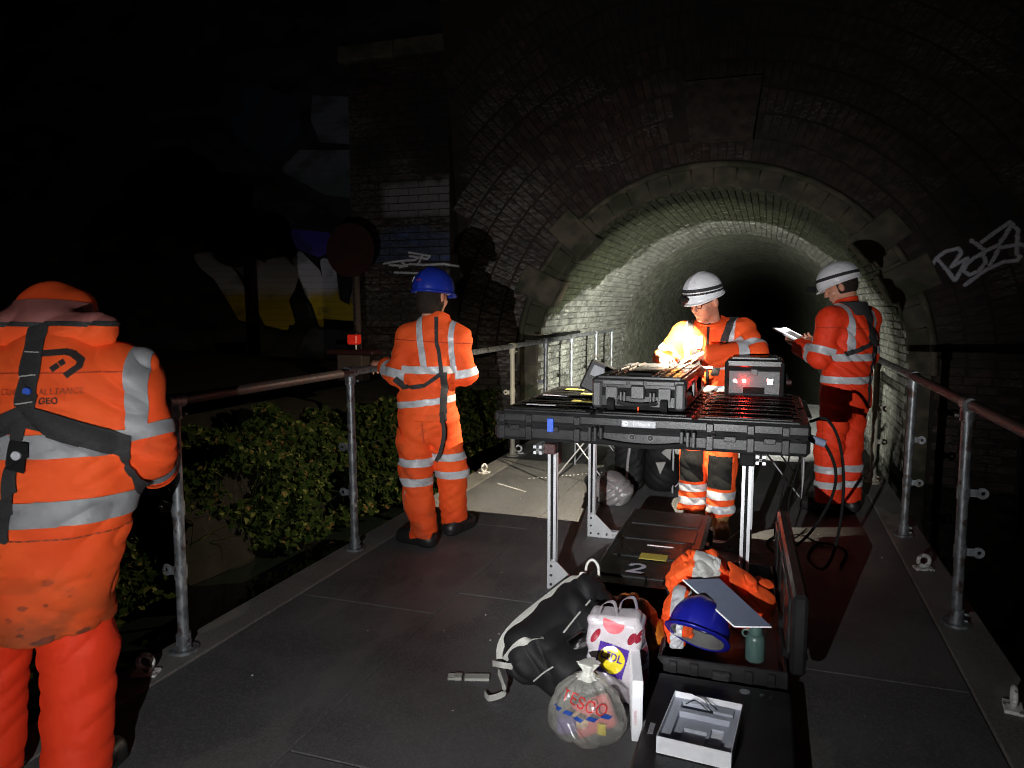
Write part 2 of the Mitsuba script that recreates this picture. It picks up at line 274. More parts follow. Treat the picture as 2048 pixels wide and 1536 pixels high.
def tube(pts, r, n=8):
    pts = np.array(pts, float); m = len(pts); t = np.gradient(pts, axis=0); t /= np.linalg.norm(t, axis=1, keepdims=True) + 1e-12
    x, _, _ = frame_along(t[0]); v = []; a = np.arange(n) * 2 * np.pi / n; rr = np.broadcast_to(r, m)
    for k in range(m):
        x = x - t[k] * (x @ t[k]); x /= np.linalg.norm(x) + 1e-12; y = np.cross(t[k], x)
        v.append(pts[k] + rr[k] * (np.cos(a)[:, None] * x + np.sin(a)[:, None] * y))
    v = np.vstack(v + [pts[:1], pts[-1:]]); f = []; i = np.arange(n); j = (i + 1) % n
    for k in range(m - 1):
        f += [np.c_[i + k * n, j + k * n, j + k * n + n], np.c_[i + k * n, j + k * n + n, i + k * n + n]]
    f += [np.c_[j, i, i * 0 + m * n], np.c_[i + (m - 1) * n, j + (m - 1) * n, i * 0 + m * n + 1]]
    return trimesh.Trimesh(v, np.vstack(f), process=False)
def spline(pts, n=8):
    pts = np.array(pts, float); P = np.vstack([2 * pts[0] - pts[1], pts, 2 * pts[-1] - pts[-2]]); out = []
    for k in range(1, len(P) - 2):
        for t in np.arange(n) / n:
            a, b, c, d = P[k - 1:k + 3]
            out.append(0.5 * (2 * b + (c - a) * t + (2 * a - 5 * b + 4 * c - d) * t * t + (3 * b - a - 3 * c + d) * t ** 3))
    return np.array(out + [pts[-1]])
def ribbon(pts, side, w, th=0.003):
    """A strap: a flat band along pts, its width along 'side' (one vector or one per point)."""
    pts = np.array(pts, float); t = np.gradient(pts, axis=0); s = np.broadcast_to(np.array(side, float), pts.shape)
    s = s - t * ((s * t).sum(1) / ((t * t).sum(1) + 1e-12))[:, None]; s /= np.linalg.norm(s, axis=1, keepdims=True) + 1e-12
    n = np.cross(t, s); n /= np.linalg.norm(n, axis=1, keepdims=True) + 1e-12
    v = np.stack([pts - s * w / 2 - n * th / 2, pts + s * w / 2 - n * th / 2, pts + s * w / 2 + n * th / 2, pts - s * w / 2 + n * th / 2], 1).reshape(-1, 3)
    f = []
    for k in range(len(pts) - 1):
        for a in range(4):
            b = (a + 1) % 4; f += [[4 * k + a, 4 * k + b, 4 * k + 4 + b], [4 * k + a, 4 * k + 4 + b, 4 * k + 4 + a]]
    e = 4 * len(pts) - 4; f += [[0, 2, 1], [0, 3, 2], [e, e + 1, e + 2], [e, e + 2, e + 3]]
    return trimesh.Trimesh(v, f, process=False)
def lathe(prof, c=(0, 0, 0), n=32):
    m = trimesh.creation.revolve(np.array(prof, float), sections=n); m.apply_translation(c); return m
def torus(c, axis, R, r, n=24, k=10, a0=0.0, a1=2 * np.pi):
    x, y, d = frame_along(V(*axis)); a = np.linspace(a0, a1, n)
    return tube([V(*c) + R * (math.cos(t) * x + math.sin(t) * y) for t in a], r, k)
def rot(v, axis, deg): return trimesh.transformations.rotation_matrix(math.radians(deg), axis)[:3, :3] @ V(*v)
def move(m, loc=(0, 0, 0), rz=0.0, M=None):
    m = m.copy()
    if M is not None: m.apply_transform(M)
    if rz: m.apply_transform(trimesh.transformations.rotation_matrix(math.radians(rz), [0, 0, 1]))
    m.apply_translation(loc); return m
def extrude(poly, h):
    g = getattr(poly, 'geoms', [poly])
    return CAT([trimesh.creation.extrude_polygon(q, h, engine='earcut') for q in g if q.area > 1e-9])
def flat(poly):
    m = extrude(poly, 0.001); m.update_faces(m.face_normals[:, 2] > 0.9); m.remove_unreferenced_vertices(); return m
def flat_text(s, h, bold=False):
    m = meshkit.text_mesh(s, h, 0.001, bold); m.update_faces(m.face_normals[:, 2] > 0.9); m.remove_unreferenced_vertices()
    m.vertices[:, 0] -= m.vertices[:, 0].mean() * 0 + (m.bounds[0, 0] + m.bounds[1, 0]) / 2; return m
def drape(flatm, target, o, ex, ey, en, off=0.003, size=0.02):
    """Lays flat print (u, v) on the target's surface, looking along -en."""
    v, f = trimesh.remesh.subdivide_to_size(flatm.vertices, flatm.faces, size)
    o, ex, ey, en = V(*o), V(*ex), V(*ey), V(*en)
    p = o + v[:, :1] * ex + v[:, 1:2] * ey
    hit, ray, _ = target.ray.intersects_location(p + en * 0.6, np.broadcast_to(-en, p.shape), multiple_hits=False)
    q, ok = p.copy(), np.zeros(len(p), bool); q[ray] = hit; ok[ray] = True
    f = f[ok[f].all(1)]
    m = trimesh.Trimesh(q + en * off, f, process=False); m.remove_unreferenced_vertices()
    return m

# signed distances, meshed by surface nets on a sparse grid
def cap(P, a, b, ra, rb):
    a, b = V(*a), V(*b); ab = b - a; t = np.clip((P - a) @ ab / max(ab @ ab, 1e-9), 0, 1)
    return np.linalg.norm(P - a - t[:, None] * ab, axis=1) - (ra + t * (rb - ra))
def ell(P, c, r):
    q = (P - V(*c)) / V(*r); k0 = np.linalg.norm(q, axis=1); k1 = np.linalg.norm(q / V(*r), axis=1) + 1e-9
    return k0 * (k0 - 1) / k1
def rbox(P, c, h, r):
    q = np.abs(P - V(*c)) - (V(*h) - r)
    return np.linalg.norm(np.maximum(q, 0), axis=1) + np.minimum(q.max(1), 0) - r
def loft(P, prof):
    A = np.array(prof, float); z = P[:, 2]; g = lambda k: np.interp(z, A[:, 0], A[:, k])
    cx, cy, rx, ry = g(1), g(2), g(3), g(4)
    d = (np.sqrt(((P[:, 0] - cx) / rx) ** 2 + ((P[:, 1] - cy) / ry) ** 2) - 1) * np.minimum(rx, ry)
    return np.maximum(d, np.maximum(A[0, 0] - z, z - A[-1, 0]))
def smin(a, b, k):
    h = np.clip(0.5 + 0.5 * (b - a) / k, 0, 1); return b * (1 - h) + a * h - k * h * (1 - h)
def nets(f, lo, hi, h, grow=1.5):
    lo, hi = V(*lo), V(*hi); B = 8; nb = np.ceil((hi - lo) / (h * B)).astype(int) + 1; n = nb * B
    c = np.stack(np.meshgrid(*[np.arange(k) for k in nb], indexing='ij'), -1).reshape(-1, 3)
    dc = f(lo + (c * B + (B - 1) / 2) * h)
    val = np.repeat(np.repeat(np.repeat(np.where(dc < 0, -1.0, 1.0).reshape(nb), B, 0), B, 1), B, 2)
    act = c[np.abs(dc) < 0.5 * B * h * math.sqrt(3) * grow]
    o = np.stack(np.meshgrid(*[np.arange(B)] * 3, indexing='ij'), -1).reshape(-1, 3)
    idx = (act[:, None, :] * B + o[None]).reshape(-1, 3)
    val[idx[:, 0], idx[:, 1], idx[:, 2]] = f(lo + idx * h)
    s = val < 0; cells = np.zeros(n - 1, np.int8)
    corners = [(a, b, d) for a in (0, 1) for b in (0, 1) for d in (0, 1)]
    for a, b, d in corners:
        cells += s[a:n[0] - 1 + a, b:n[1] - 1 + b, d:n[2] - 1 + d]
    I = np.argwhere((cells > 0) & (cells < 8)); index = np.full(n - 1, -1); index[I[:, 0], I[:, 1], I[:, 2]] = np.arange(len(I))
    pos, cnt = np.zeros((len(I), 3)), np.zeros(len(I))
    for ca in corners:
        for k in range(3):
            if ca[k]: continue
            cb = list(ca); cb[k] = 1
            va = val[I[:, 0] + ca[0], I[:, 1] + ca[1], I[:, 2] + ca[2]]; vb = val[I[:, 0] + cb[0], I[:, 1] + cb[1], I[:, 2] + cb[2]]
            m = (va < 0) != (vb < 0); t = np.where(m, va / np.where(m, va - vb, 1), 0)
            p = np.tile(np.array(ca, float), (len(I), 1)); p[:, k] += t
            pos += p * m[:, None]; cnt += m
    verts = lo + (I + pos / cnt[:, None]) * h; faces = []
    for k in range(3):
        u, w = (k + 1) % 3, (k + 2) % 3
        sl = [slice(1, -1)] * 3; sl[k] = slice(0, -1); sh = [slice(1, -1)] * 3; sh[k] = slice(1, None)
        sa_, sb_ = s[tuple(sl)], s[tuple(sh)]
        for m, flip in ((sa_ & ~sb_, False), (~sa_ & sb_, True)):
            e = np.argwhere(m) + [0 if q == k else 1 for q in range(3)]
            if not len(e): continue
            eu, ew = np.eye(3, dtype=int)[u], np.eye(3, dtype=int)[w]
            q = [index[tuple((e + d).T)] for d in (-eu - ew, -ew, 0 * eu, -eu)]
            q = np.stack(q[::-1] if flip else q, 1); q = q[(q >= 0).all(1)]
            faces += [q[:, [0, 1, 2]], q[:, [0, 2, 3]]]
    return trimesh.Trimesh(verts, np.vstack(faces), process=False)
RA, RB = [trimesh.transformations.rotation_matrix(math.radians(a), ax)[:3, :3] for a, ax in ((38, [0.35, 1, 0]), (-33, [-0.3, 1, 0.2]))]
def creases(P, amp, freq, seed):
    """Cloth folds: soft puffs between sharp valleys, drawn out along two slanting directions."""
    k = sum(freq) / 3
    m = meshkit.noise(P * 2.6 + seed, 1); w = (m[:, None] - 0.5) * 0.12
    a = np.abs(2 * meshkit.noise(((P + w) @ RA) * V(k * 0.55, k * 0.55, k * 1.75) + seed, 2) - 1)
    b = np.abs(2 * meshkit.noise(((P - w) @ RB) * V(k * 0.7, k * 0.7, k * 2.3) + seed + 9, 3) - 1)
    u = np.clip((m - 0.42) / 0.2, 0, 1); u = u * u * (3 - 2 * u)                  # cloth hangs smooth between the creased places
    return amp * ((0.30 - a ** 0.75) * (0.12 + 1.05 * u) + 0.5 * (0.30 - b ** 0.75) * (0.15 + 1.0 * (1 - u)))
def slab(mesh, f, planes, keep=None, off=0.004):
    """The piece of a garment between planes, lifted off it: tape or webbing sewn to the cloth."""
    m = mesh; c = m.triangles_center; ok = np.ones(len(c), bool)
    for o, n in planes: ok &= (c - V(*o)) @ V(*n) > -0.03
    if keep is not None: ok &= keep(c)
    m = m.copy(); m.update_faces(ok); m.remove_unreferenced_vertices()
    for o, n in planes:
        if len(m.faces): m = trimesh.intersections.slice_mesh_plane(m, n, o)
    if not len(m.faces): return None
    m.merge_vertices()
    v = np.array(m.vertices); e = 2e-3; g = np.stack([f(v + d) - f(v - d) for d in np.eye(3) * e], 1)
    g /= np.linalg.norm(g, axis=1, keepdims=True) + 1e-9
    return trimesh.Trimesh(v + g * off, m.faces, process=False)

# ------------------------------------------------------------------ water, bank
structure('water', box(-40, 40, -12, 120, -0.9, -0.35), 'm_water', False)
ys = np.linspace(-8, 10, 60)
def bank_mesh(x_edge, sgn):
    cols = [(0.0, -0.9), (0.08, -0.1), (0.2, 0.35), (0.5, 0.62), (2.0, 0.8), (9, 1.0), (30, 1.2)]
    v = [[x_edge + sgn * (c + 0.1 * math.sin(y * 2.3 + k)), y, z + (0.08 * math.sin(y * 1.7 + 2 * k) if k else 0)] for y in ys for k, (c, z) in enumerate(cols)]
    n = len(cols); f = []
    for i in range(len(ys) - 1):
        for k in range(n - 1):
            a = i * n + k; f += [[a, a + 1, a + n + 1], [a, a + n + 1, a + n]]
    return trimesh.Trimesh(v, f, process=False)
structure('bank', bank_mesh(-3.5, -1), 'm_soil', True)
structure('bank', bank_mesh(2.6, 1), 'm_soil', True)

# ------------------------------------------------------------------ tunnel, portal wall
CX, CZ, R, YP = -0.6, 0.79, 2.0, 8.5
BOX = trimesh.creation.box()
BOX_PLY = mikit.ply(BOX, 'm_mortar', False)
def bricks(holder, items, mats, limit=300, name='brick', rest='far_bricks'):
    """items: (centre, u, v, n, size). The ones that show largest become parts, the rest one joined part."""
    seen = sorted(range(len(items)), key=lambda i: np.linalg.norm((items[i][0] - EYE) * V(1, 1, 1.35)) - 2.0 * (items[i][0][0] < CX) + 50 * (((items[i][0] - EYE) @ FWD) < 0.8 * np.linalg.norm(items[i][0] - EYE)))
    left = []
    for rank, i in enumerate(seen):
        c, u, v, n, s = items[i]
        M = np.eye(4); M[:3, 0], M[:3, 1], M[:3, 2], M[:3, 3] = u * s[0], v * s[1], n * s[2], c
        if np.linalg.det(M[:3, :3]) < 0: M[:3, 0] *= -1
        if rank < limit:
            k = numbered(f'{holder}__{name}')
            scene[k] = {**BOX_PLY, 'bsdf': {'type': 'ref', 'id': random.choice(mats)}, 'to_world': T(M.tolist())}
        else:
            left.append(move(BOX, M=M))
    if left: put(holder, rest, CAT(left), mats[1], False, kind='stuff')

# bore: an arch over upright sides
arc = math.pi * R; side = CZ + 0.55; total = arc + 2 * side
def bore_at(s, r=R):
    """Point (x, z) and inward normal on the bore's section, s from the left foot over the crown."""
    if s < side: return CX - r, CZ - side + s, (1.0, 0.0)
    if s > side + arc: return CX + r, CZ - (s - side - arc), (-1.0, 0.0)
    a = math.pi - (s - side) / R
    return CX + r * math.cos(a), CZ + r * math.sin(a), (-math.cos(a), -math.sin(a))
tun = thing('tunnel', 'long dark brick canal tunnel with a greenish lit lining near its mouth', 'tunnel')
sec = [bore_at(s, R + 0.03) for s in np.linspace(0, total, 70)]
def sweep(sec, y0, y1, ny=2, flip=False):
    yy = np.linspace(y0, y1, ny); v = [[x, y, z] for y in yy for x, z, _ in sec]; n = len(sec); f = []
    for i in range(ny - 1):
        for k in range(n - 1):
            a = i * n + k; f += [[a, a + n, a + 1], [a + 1, a + n, a + n + 1]]
    return trimesh.Trimesh(v, f, process=False)
put(tun, 'mortar_shell', sweep(sec, YP, 14.2, 12), 'm_mortar_bore', True)
put(tun, 'inner_lining', sweep([bore_at(s, R + 0.005) for s in np.linspace(0, total, 90)], 14.2, 90, 60), 'm_lining_far', True)
its = []
pitch, brick_l = 0.0853, 0.26
for k in range(int(total / pitch)):
    s = (k + 0.5) * pitch; x, z, nn = bore_at(s); nrm = V(nn[0], 0, nn[1]); tan = np.cross(nrm, V(0, 1, 0))
    for j in range(22):
        y = YP + 0.03 + brick_l * (j + 0.5 + (0.5 if k % 2 else 0))
        if y > 14.15: continue
        pr = RNG.uniform(-0.004, 0.006)
        its.append((V(x, y, z) - nrm * (0.02 - pr), V(0, 1, 0), tan, nrm, (brick_l - 0.012 - RNG.uniform(0, .006), pitch - 0.012 - RNG.uniform(0, .004), 0.06)))
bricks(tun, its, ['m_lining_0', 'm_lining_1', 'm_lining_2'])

por = thing('portal_wall', 'dark sooty brick tunnel portal with radial brickwork around its arch', 'wall')
def cone_y(r): return YP - 0.28 * max(0.0, r - 2.2)
put(por, 'arch_rim', CAT([box(CX - 2.2, CX - 2.0, YP - 0.03, YP + 0.4, -0.6, CZ), box(CX + 2.0, CX + 2.2, YP - 0.03, YP + 0.4, -0.6, CZ)] +
    [move(cbox(-0.1, 0.1, YP - 0.03, YP + 0.4, -0.118, 0.118, 0.008), M=trimesh.transformations.translation_matrix([CX + 2.1 * math.cos(a), 0, CZ + 2.1 * math.sin(a)]) @ trimesh.transformations.rotation_matrix(-a, [0, 1, 0])) for a in (np.arange(28) + 0.5) / 28 * math.pi]), 'm_stone', 20)
put(por, 'moulding', tube([[CX + 2.22 * math.cos(a), YP - 0.05, CZ + 2.22 * math.sin(a)] for a in np.linspace(0, math.pi, 60)], 0.035, 8), 'm_stone', True)
def cone_face(r0, r1):
    v, f = [], []; A = np.linspace(0, math.pi, 80); rr = np.linspace(r0, r1, 3)
    for a in A:
        for r in rr: v.append([CX + r * math.cos(a), cone_y(r) + 0.03, CZ + r * math.sin(a)])
    for i in range(79):
        for k in range(2):
            q = i * 3 + k; f += [[q, q + 1, q + 4], [q, q + 4, q + 3]]
    return trimesh.Trimesh(v, f, process=False)
yl = cone_y(2.9)
legs = [trimesh.Trimesh([[CX + s * 2.2, YP + .03, -.8], [CX + s * 5, cone_y(5) + .03, -.8], [CX + s * 5, cone_y(5) + .03, CZ], [CX + s * 2.2, YP + .03, CZ]], [[0, 1, 2], [0, 2, 3]], process=False) for s in (-1, 1)]
backing = CAT([cone_face(2.2, 6.5)] + legs)
for o, n in (((-3.5, 0, 0), (1, 0, 0)), ((2.38, 0, 0), (-1, 0, 0))): backing = trimesh.intersections.slice_mesh_plane(backing, n, o)
put(por, 'mortar_backing', backing, 'm_mortar_tag', False)
its_r, its_l, its_t = [], [], []
for q in range(9):                                              # rings of radial bricks
    r = 2.27 + 0.24 * (q + 0.5); n_a = int(math.pi * r / 0.088)
    for k in range(n_a):
        a = (k + 0.5) / n_a * math.pi; x, z = CX + r * math.cos(a), CZ + r * math.sin(a)
        if x < -3.45 or x > 2.35 or z > 4.78: continue
        if abs(x - CX) < 0.48 and 3.18 < z < 3.85: continue          # the keystone
        u = V(math.cos(a), 0.28 * -1, math.sin(a)); u /= np.linalg.norm(u); v = V(-math.sin(a), 0, math.cos(a)); n = np.cross(u, v)
        if n[1] > 0: n = -n
        it = (V(x, cone_y(r) + 0.03 - RNG.uniform(-0.003, 0.008), z), u, v, n, (0.228 - RNG.uniform(0, .01), math.pi * r / n_a - 0.012 - RNG.uniform(0, .004), 0.06))
        (its_t if x > 1.35 and 1.5 < z < 2.5 else its_r).append(it)
for s in (-1, 1):
    for k in range(15):
        for j in range(9):
            d = 2.24 + 0.24 * (j + 0.5 + (0.5 if k % 2 else 0)); x = CX + s * d; z = -0.5 + 0.086 * (k + 0.5)
            if x < -3.45 or x > 2.35: continue
            u = V(s, -0.28, 0); u /= np.linalg.norm(u); its_r.append((V(x, cone_y(d) + 0.03 - RNG.uniform(-0.003, 0.008), z), u, V(0, 0, 1), np.cross(u, V(0, 0, 1)), (0.228, 0.074, 0.06)))
bricks(por, its_r, ['m_brick_0', 'm_brick_1', 'm_brick_2'], 220)
bricks(por, its_t, ['m_brick_tag_0', 'm_brick_tag_1', 'm_brick_tag_2'], 60, rest='tagged_bricks')
def wedge(a_deg, r0, r1, w, y0, y1):
    a = math.radians(a_deg); m = cbox(r0, r1, y0, y1, -w / 2, w / 2, 0.012)
    return move(m, M=trimesh.transformations.translation_matrix([CX, 0, CZ]) @ trimesh.transformations.rotation_matrix(-a, [0, 1, 0]))
for a in (135.5, 154.5, 40.5, 26.5):
    put(por, 'quoin_stone', wedge(a, 1.93, 2.42, 0.34, YP - 0.1, YP + 0.3), 'm_stone', 20)
ky = sg.Polygon([(-.3, 3.2), (.32, 3.2), (.4, 3.78), (-.38, 3.78)])
kst = extrude(ky, 0.25); kst.apply_transform(trimesh.transformations.rotation_matrix(math.pi / 2, [1, 0, 0])); kst.apply_translation([CX + 0.08, 8.28, 0])
put(por, 'keystone', kst, 'm_brick_1', 20)
put(por, 'string_course', CAT([cbox(-3.5 + 0.98 * k, -2.53 + 0.98 * k, 7.62, 8.2, 4.80, 4.98, 0.015) for k in range(6)]), 'm_stone', 20)
put(por, 'parapet', box(-3.5, 2.4, 7.75, 8.3, 4.985, 7.5), 'm_wing', False)

pil = thing('brick_pier', 'reddish brick pier with blue paint and a white scribble, left of the tunnel mouth', 'pier')
put(pil, 'mortar_core', box(-4.84, -3.53, 8.06, 8.9, -0.8, 4.36), 'm_mortar_scribble', False)
its = []
for k in range(56):
    for j in range(6):
        w = 1.31 / 5; x0 = -4.84 + w * (j - (0.5 if k % 2 else 0)); x1 = min(x0 + w, -3.53); x0 = max(x0, -4.84)
        if x1 - x0 < 0.05: continue
        its.append((V((x0 + x1) / 2, 8.07 - RNG.uniform(-.003, .006), -0.5 + 0.0865 * (k + 0.5)), V(1, 0, 0), V(0, 0, 1), V(0, -1, 0), (x1 - x0 - 0.012, 0.075, 0.06)))
bricks(pil, its, ['m_brick_scribble_0', 'm_brick_scribble_2', 'm_brick_scribble_0'])
put(pil, 'cap_stone', CAT([cbox(-4.93, -4.2, 7.95, 9.0, 4.36, 4.55, 0.02), cbox(-4.195, -3.46, 7.95, 9.0, 4.36, 4.55, 0.02)]), 'm_stone', 20)
put(pil, 'upper_shaft', box(-4.84, -3.53, 8.1, 8.9, 4.55, 7.5), 'm_wing', False)
pir = thing('brick_pier', 'unlit black brick pier at the right edge behind the white spray tag', 'pier')
put(pir, 'shaft', box(2.4, 3.7, 8.0, 8.9, -0.8, 7.5), 'm_wing', False)

wing = thing('wing_wall', 'unlit retaining wall covered in graffiti lettering left of the brick pier', 'wall')
put(wing, 'wall_face', box(-16, -4.84, 8.7, 9.3, -0.8, 7.5), 'm_wing', False)
GR = dict(
 A=[(-7.851,2.229),(-7.488,2.256),(-7.235,2.132),(-7.033,1.885),(-6.8,1.43),(-6.725,1.221),(-7.079,1.289),(-7.263,1.571),(-7.466,1.855),(-7.72,2.035)],
 B=[(-7.235,2.132),(-6.851,2.18),(-6.605,2.086),(-6.494,1.775),(-6.39,1.293),(-6.069,1.192),(-6.314,1.155),(-6.642,1.222),(-6.836,1.57),(-6.949,1.884)],
 C=[(-6.604,2.12),(-6.275,2.167),(-6.042,1.94),(-6.131,1.704),(-6.233,1.568),(-6.146,1.295),(-5.987,1.227),(-6.517,1.223),(-6.478,1.569),(-6.533,1.844)],
 D=[(-6.031,2.243),(-5.725,1.969),(-5.581,1.567),(-5.436,1.232),(-5.75,1.196),(-5.858,1.5),(-5.957,1.636),(-6.046,1.839),(-6.156,2.111)],
 E=[(-5.72,2.136),(-5.488,2.098),(-5.426,1.567),(-5.275,1.5),(-5.244,1.234),(-5.59,1.265),(-5.657,1.634)],
 F=[(-4.998,2.037),(-4.862,1.923),(-4.85,1.695),(-4.85,1.5),(-4.86,1.303),(-5.017,1.203),(-5.283,1.2),(-5.273,1.566),(-5.15,1.928)])
hole = sg.Polygon([(-5.1,1.64),(-4.93,1.5),(-4.95,1.36),(-5.06,1.5)])
def on_wing(poly, y): m = extrude(poly, 0.003); m.apply_transform(trimesh.transformations.rotation_matrix(math.pi / 2, [1, 0, 0])); m.apply_translation([0, y, 0]); return m
soft = lambda q, e=0.05: sg.Polygon(q).buffer(-e).buffer(2 * e).buffer(-e)
for k, q in GR.items():
    p = soft(q)
    if k == 'F': p = p.difference(hole.buffer(0.02))
    put(wing, 'graffiti_outline', on_wing(p.buffer(0.045).intersection(sg.box(-9, 0, -4.846, 6)), 8.698), 'm_graf_line', False)
    put(wing, 'graffiti_letter', on_wing(p, 8.694), 'm_graf', False)
put(wing, 'graffiti_patch', on_wing(soft([(-6.381,2.555),(-5.554,2.462),(-5.523,2.231),(-5.72,2.136),(-6.031,2.243),(-6.266,2.383)]), 8.6935), 'm_graf_purple', False)
for q in ([(-5.767,4.252),(-5.057,4.158),(-4.954,3.869),(-5.057,3.563),(-5.672,3.637),(-5.8,3.935)], [(-5.984,3.561),(-5.037,3.499),(-4.978,2.861),(-5.616,2.955),(-6.31,3.319)]):
    put(wing, 'graffiti_patch', on_wing(soft(q), 8.696), 'm_graf_grey', False)
put(wing, 'graffiti_patch', on_wing(soft([(-7.249,4.383),(-6.586,4.455),(-5.961,4.205),(-5.977,3.755),(-6.469,3.394),(-7.025,3.831)]), 8.6955), 'm_graf_blue', False)

# ivy along the bank
def ivy_mesh(n=34000):
    y = RNG.uniform(1.5, 8.3, n); z = RNG.uniform(-0.34, 0.95, n)
    q = np.c_[y, z, y * 0]
    bulge = 0.75 * (meshkit.fbm(q * V(1.3, 1.5, 1), 3, 4) - 0.35) + 0.10 * meshkit.noise(q * 6, 6)
    top = 0.30 + 0.62 * meshkit.fbm(np.c_[y * 1.5, y * 0, y * 0], 3, 8)
    keep = (z < top) & (meshkit.fbm(q * 3.6 + 3, 2, 2) > 0.37) & (z > -0.33 + 0.1 * meshkit.noise(q * V(2.2, 0, 0), 5))
    y, z, bulge = y[keep], z[keep], bulge[keep]; n = len(y)
    x = -3.62 + 0.55 * np.clip((y - 5.6) / 1.4, 0, 1) + bulge - 0.5 * np.clip(z - 0.2, 0, 1) + RNG.normal(0, 0.05, n)
    nrm = np.c_[np.full(n, 0.8), RNG.normal(-0.2, 0.6, n), RNG.normal(0.5, 0.55, n)]; nrm /= np.linalg.norm(nrm, axis=1, keepdims=True)
    a = np.cross(nrm, RNG.normal(0, 1, (n, 3))); a /= np.linalg.norm(a, axis=1, keepdims=True); b = np.cross(nrm, a)
    s = RNG.uniform(0.014, 0.05, n) * RNG.uniform(0.7, 1.1, n)
    shape = np.array([(0, -0.8, 0), (0.45, -0.75, .1), (0.95, -0.1, .16), (0.45, 0.15, .06), (0, 1.15, -0.16), (-0.45, 0.15, .06), (-0.95, -0.1, .16), (-0.45, -0.75, .1), (0, 0, -0.06)])
    v = np.c_[x, y, z][:, None] + s[:, None, None] * (shape[None, :, :1] * a[:, None] + shape[None, :, 1:2] * b[:, None] + shape[None, :, 2:] * nrm[:, None])
    t = np.array([[k, (k + 1) % 8, 8] for k in range(8)])
    leaves = trimesh.Trimesh(v.reshape(-1, 3), (np.arange(n)[:, None, None] * 9 + t[None]).reshape(-1, 3), process=False)
    stems = []
    for _ in range(90):
        y0 = RNG.uniform(1.8, 8.0); L = RNG.uniform(0.25, 0.7); d = V(RNG.uniform(0.1, 0.5), RNG.uniform(-0.6, 0.6), RNG.uniform(-0.8, 0.9)); p = V(-3.5, y0, RNG.uniform(-0.1, 0.5))
        stems.append(tube([p + d * L * t + V(0, 0, -0.12 * t * t) + 0.02 * math.sin(7 * t + y0) for t in np.linspace(0, 1, 6)], np.linspace(0.004, 0.0015, 6), 5))
    return CAT([leaves] + stems)
scene['ivy'] = mikit.ply(ivy_mesh(), 'm_leaf', False)
labels['ivy'] = {'label': 'dark green ivy hanging over the bank beside the water', 'category': 'ivy', 'kind': 'stuff'}

# round sign and lantern on the far bank
sgn = thing('round_sign', 'round dark red sign on a post in front of the graffiti', 'sign')
put(sgn, 'sign_plate', cyl((-4.21, 6.96, 2.08), (-4.21, 6.985, 2.08), 0.285, 40), 'm_sign_red', 30)
put(sgn, 'post', cyl((-4.16, 7.03, 0.7), (-4.19, 7.03, 2.3), 0.035), 'm_timber', True)
lan = thing('warning_lantern', 'small lit red lantern below the round sign', 'lantern')
put(lan, 'base', cbox(-4.42, -3.86, 6.78, 7.0, 0.98, 1.03, 0.01), 'm_sign_red', 20)
put(lan, 'stand', cbox(-4.3, -4.0, 6.8, 6.98, 0.7, 0.98, 0.01), 'm_timber', 20)
scene[lan + '__lens'] = mikit.ply(cbox(-4.185, -4.07, 6.82, 6.93, 1.09, 1.19, 0.012), 'm_red_lens', 20, emitter=emit(0.22, 0.008, 0.004, w=0.1))
put(lan, 'cap', cbox(-4.19, -4.065, 6.815, 6.935, 1.19, 1.21, 0.008), 'm_black', 20)
put(lan, 'foot', cbox(-4.18, -4.075, 6.825, 6.925, 1.03, 1.09, 0.006), 'm_steel', 20)

# ------------------------------------------------------------------ floating deck
X0, X1 = -2.45, 1.02
deck = thing('work_pontoon', 'floating work deck of grey rubber floor panels at the tunnel mouth', 'pontoon')
put(deck, 'hull', cbox(X0 + 0.03, X1 - 0.03, -1.4, 12.0, -0.6, -0.012, 0.03), 'm_black', 20)
put(deck, 'edge_strip', cbox(X0, -2.255, -1.4, 12.0, -0.05, 0.006, 0.006), 'm_curb', 20)
put(deck, 'edge_strip', cbox(0.805, X1, -1.4, 12.0, -0.05, 0.006, 0.006), 'm_curb', 20)
for x0, x1, ph in ((-2.25, -1.485, 0.25), (-1.48, -0.10, 0.53), (-0.095, 0.80, 0.25)):
    y = -1.4
    cuts = sorted({-1.4, 12.0} | {ph + 1.455 * k for k in range(-1, 9) if -1.3 < ph + 1.455 * k < 11.9})
    for a, b in zip(cuts, cuts[1:]):
        put(deck, 'floor_panel', cbox(x0, x1, a + 0.003, b - 0.003, -0.03, RNG.uniform(-0.002, 0.002), 0.003), 'm_deck', 20)
put(deck, 'rivet', CAT([move(lathe([(0, 0.006), (0.006, 0.004), (0.008, 0)], n=8), loc=(-1.9 + 0.03 * k, 6.0 + 0.025 * k + 0.01 * math.sin(k), 0.001)) for k in range(22)] +
                       [move(lathe([(0, 0.006), (0.006, 0.004), (0.008, 0)], n=8), loc=(-2.1 + 0.02 * k, 5.75 - 0.012 * k, 0.001)) for k in range(16)]), 'm_white_paint', True, kind='stuff')
chips = []
for _ in range(26):
    c = V(RNG.uniform(-2.3, 0.7), RNG.uniform(1.6, 5.5), 0.004); chips.append(move(trimesh.Trimesh(RNG.normal(0, 0.0035, (6, 3))).convex_hull, loc=c))
scene['litter_chips'] = mikit.ply(CAT(chips), 'm_white_paint', False)
labels['litter_chips'] = {'label': 'tiny pale chips scattered over the deck floor', 'category': 'litter', 'kind': 'stuff'}

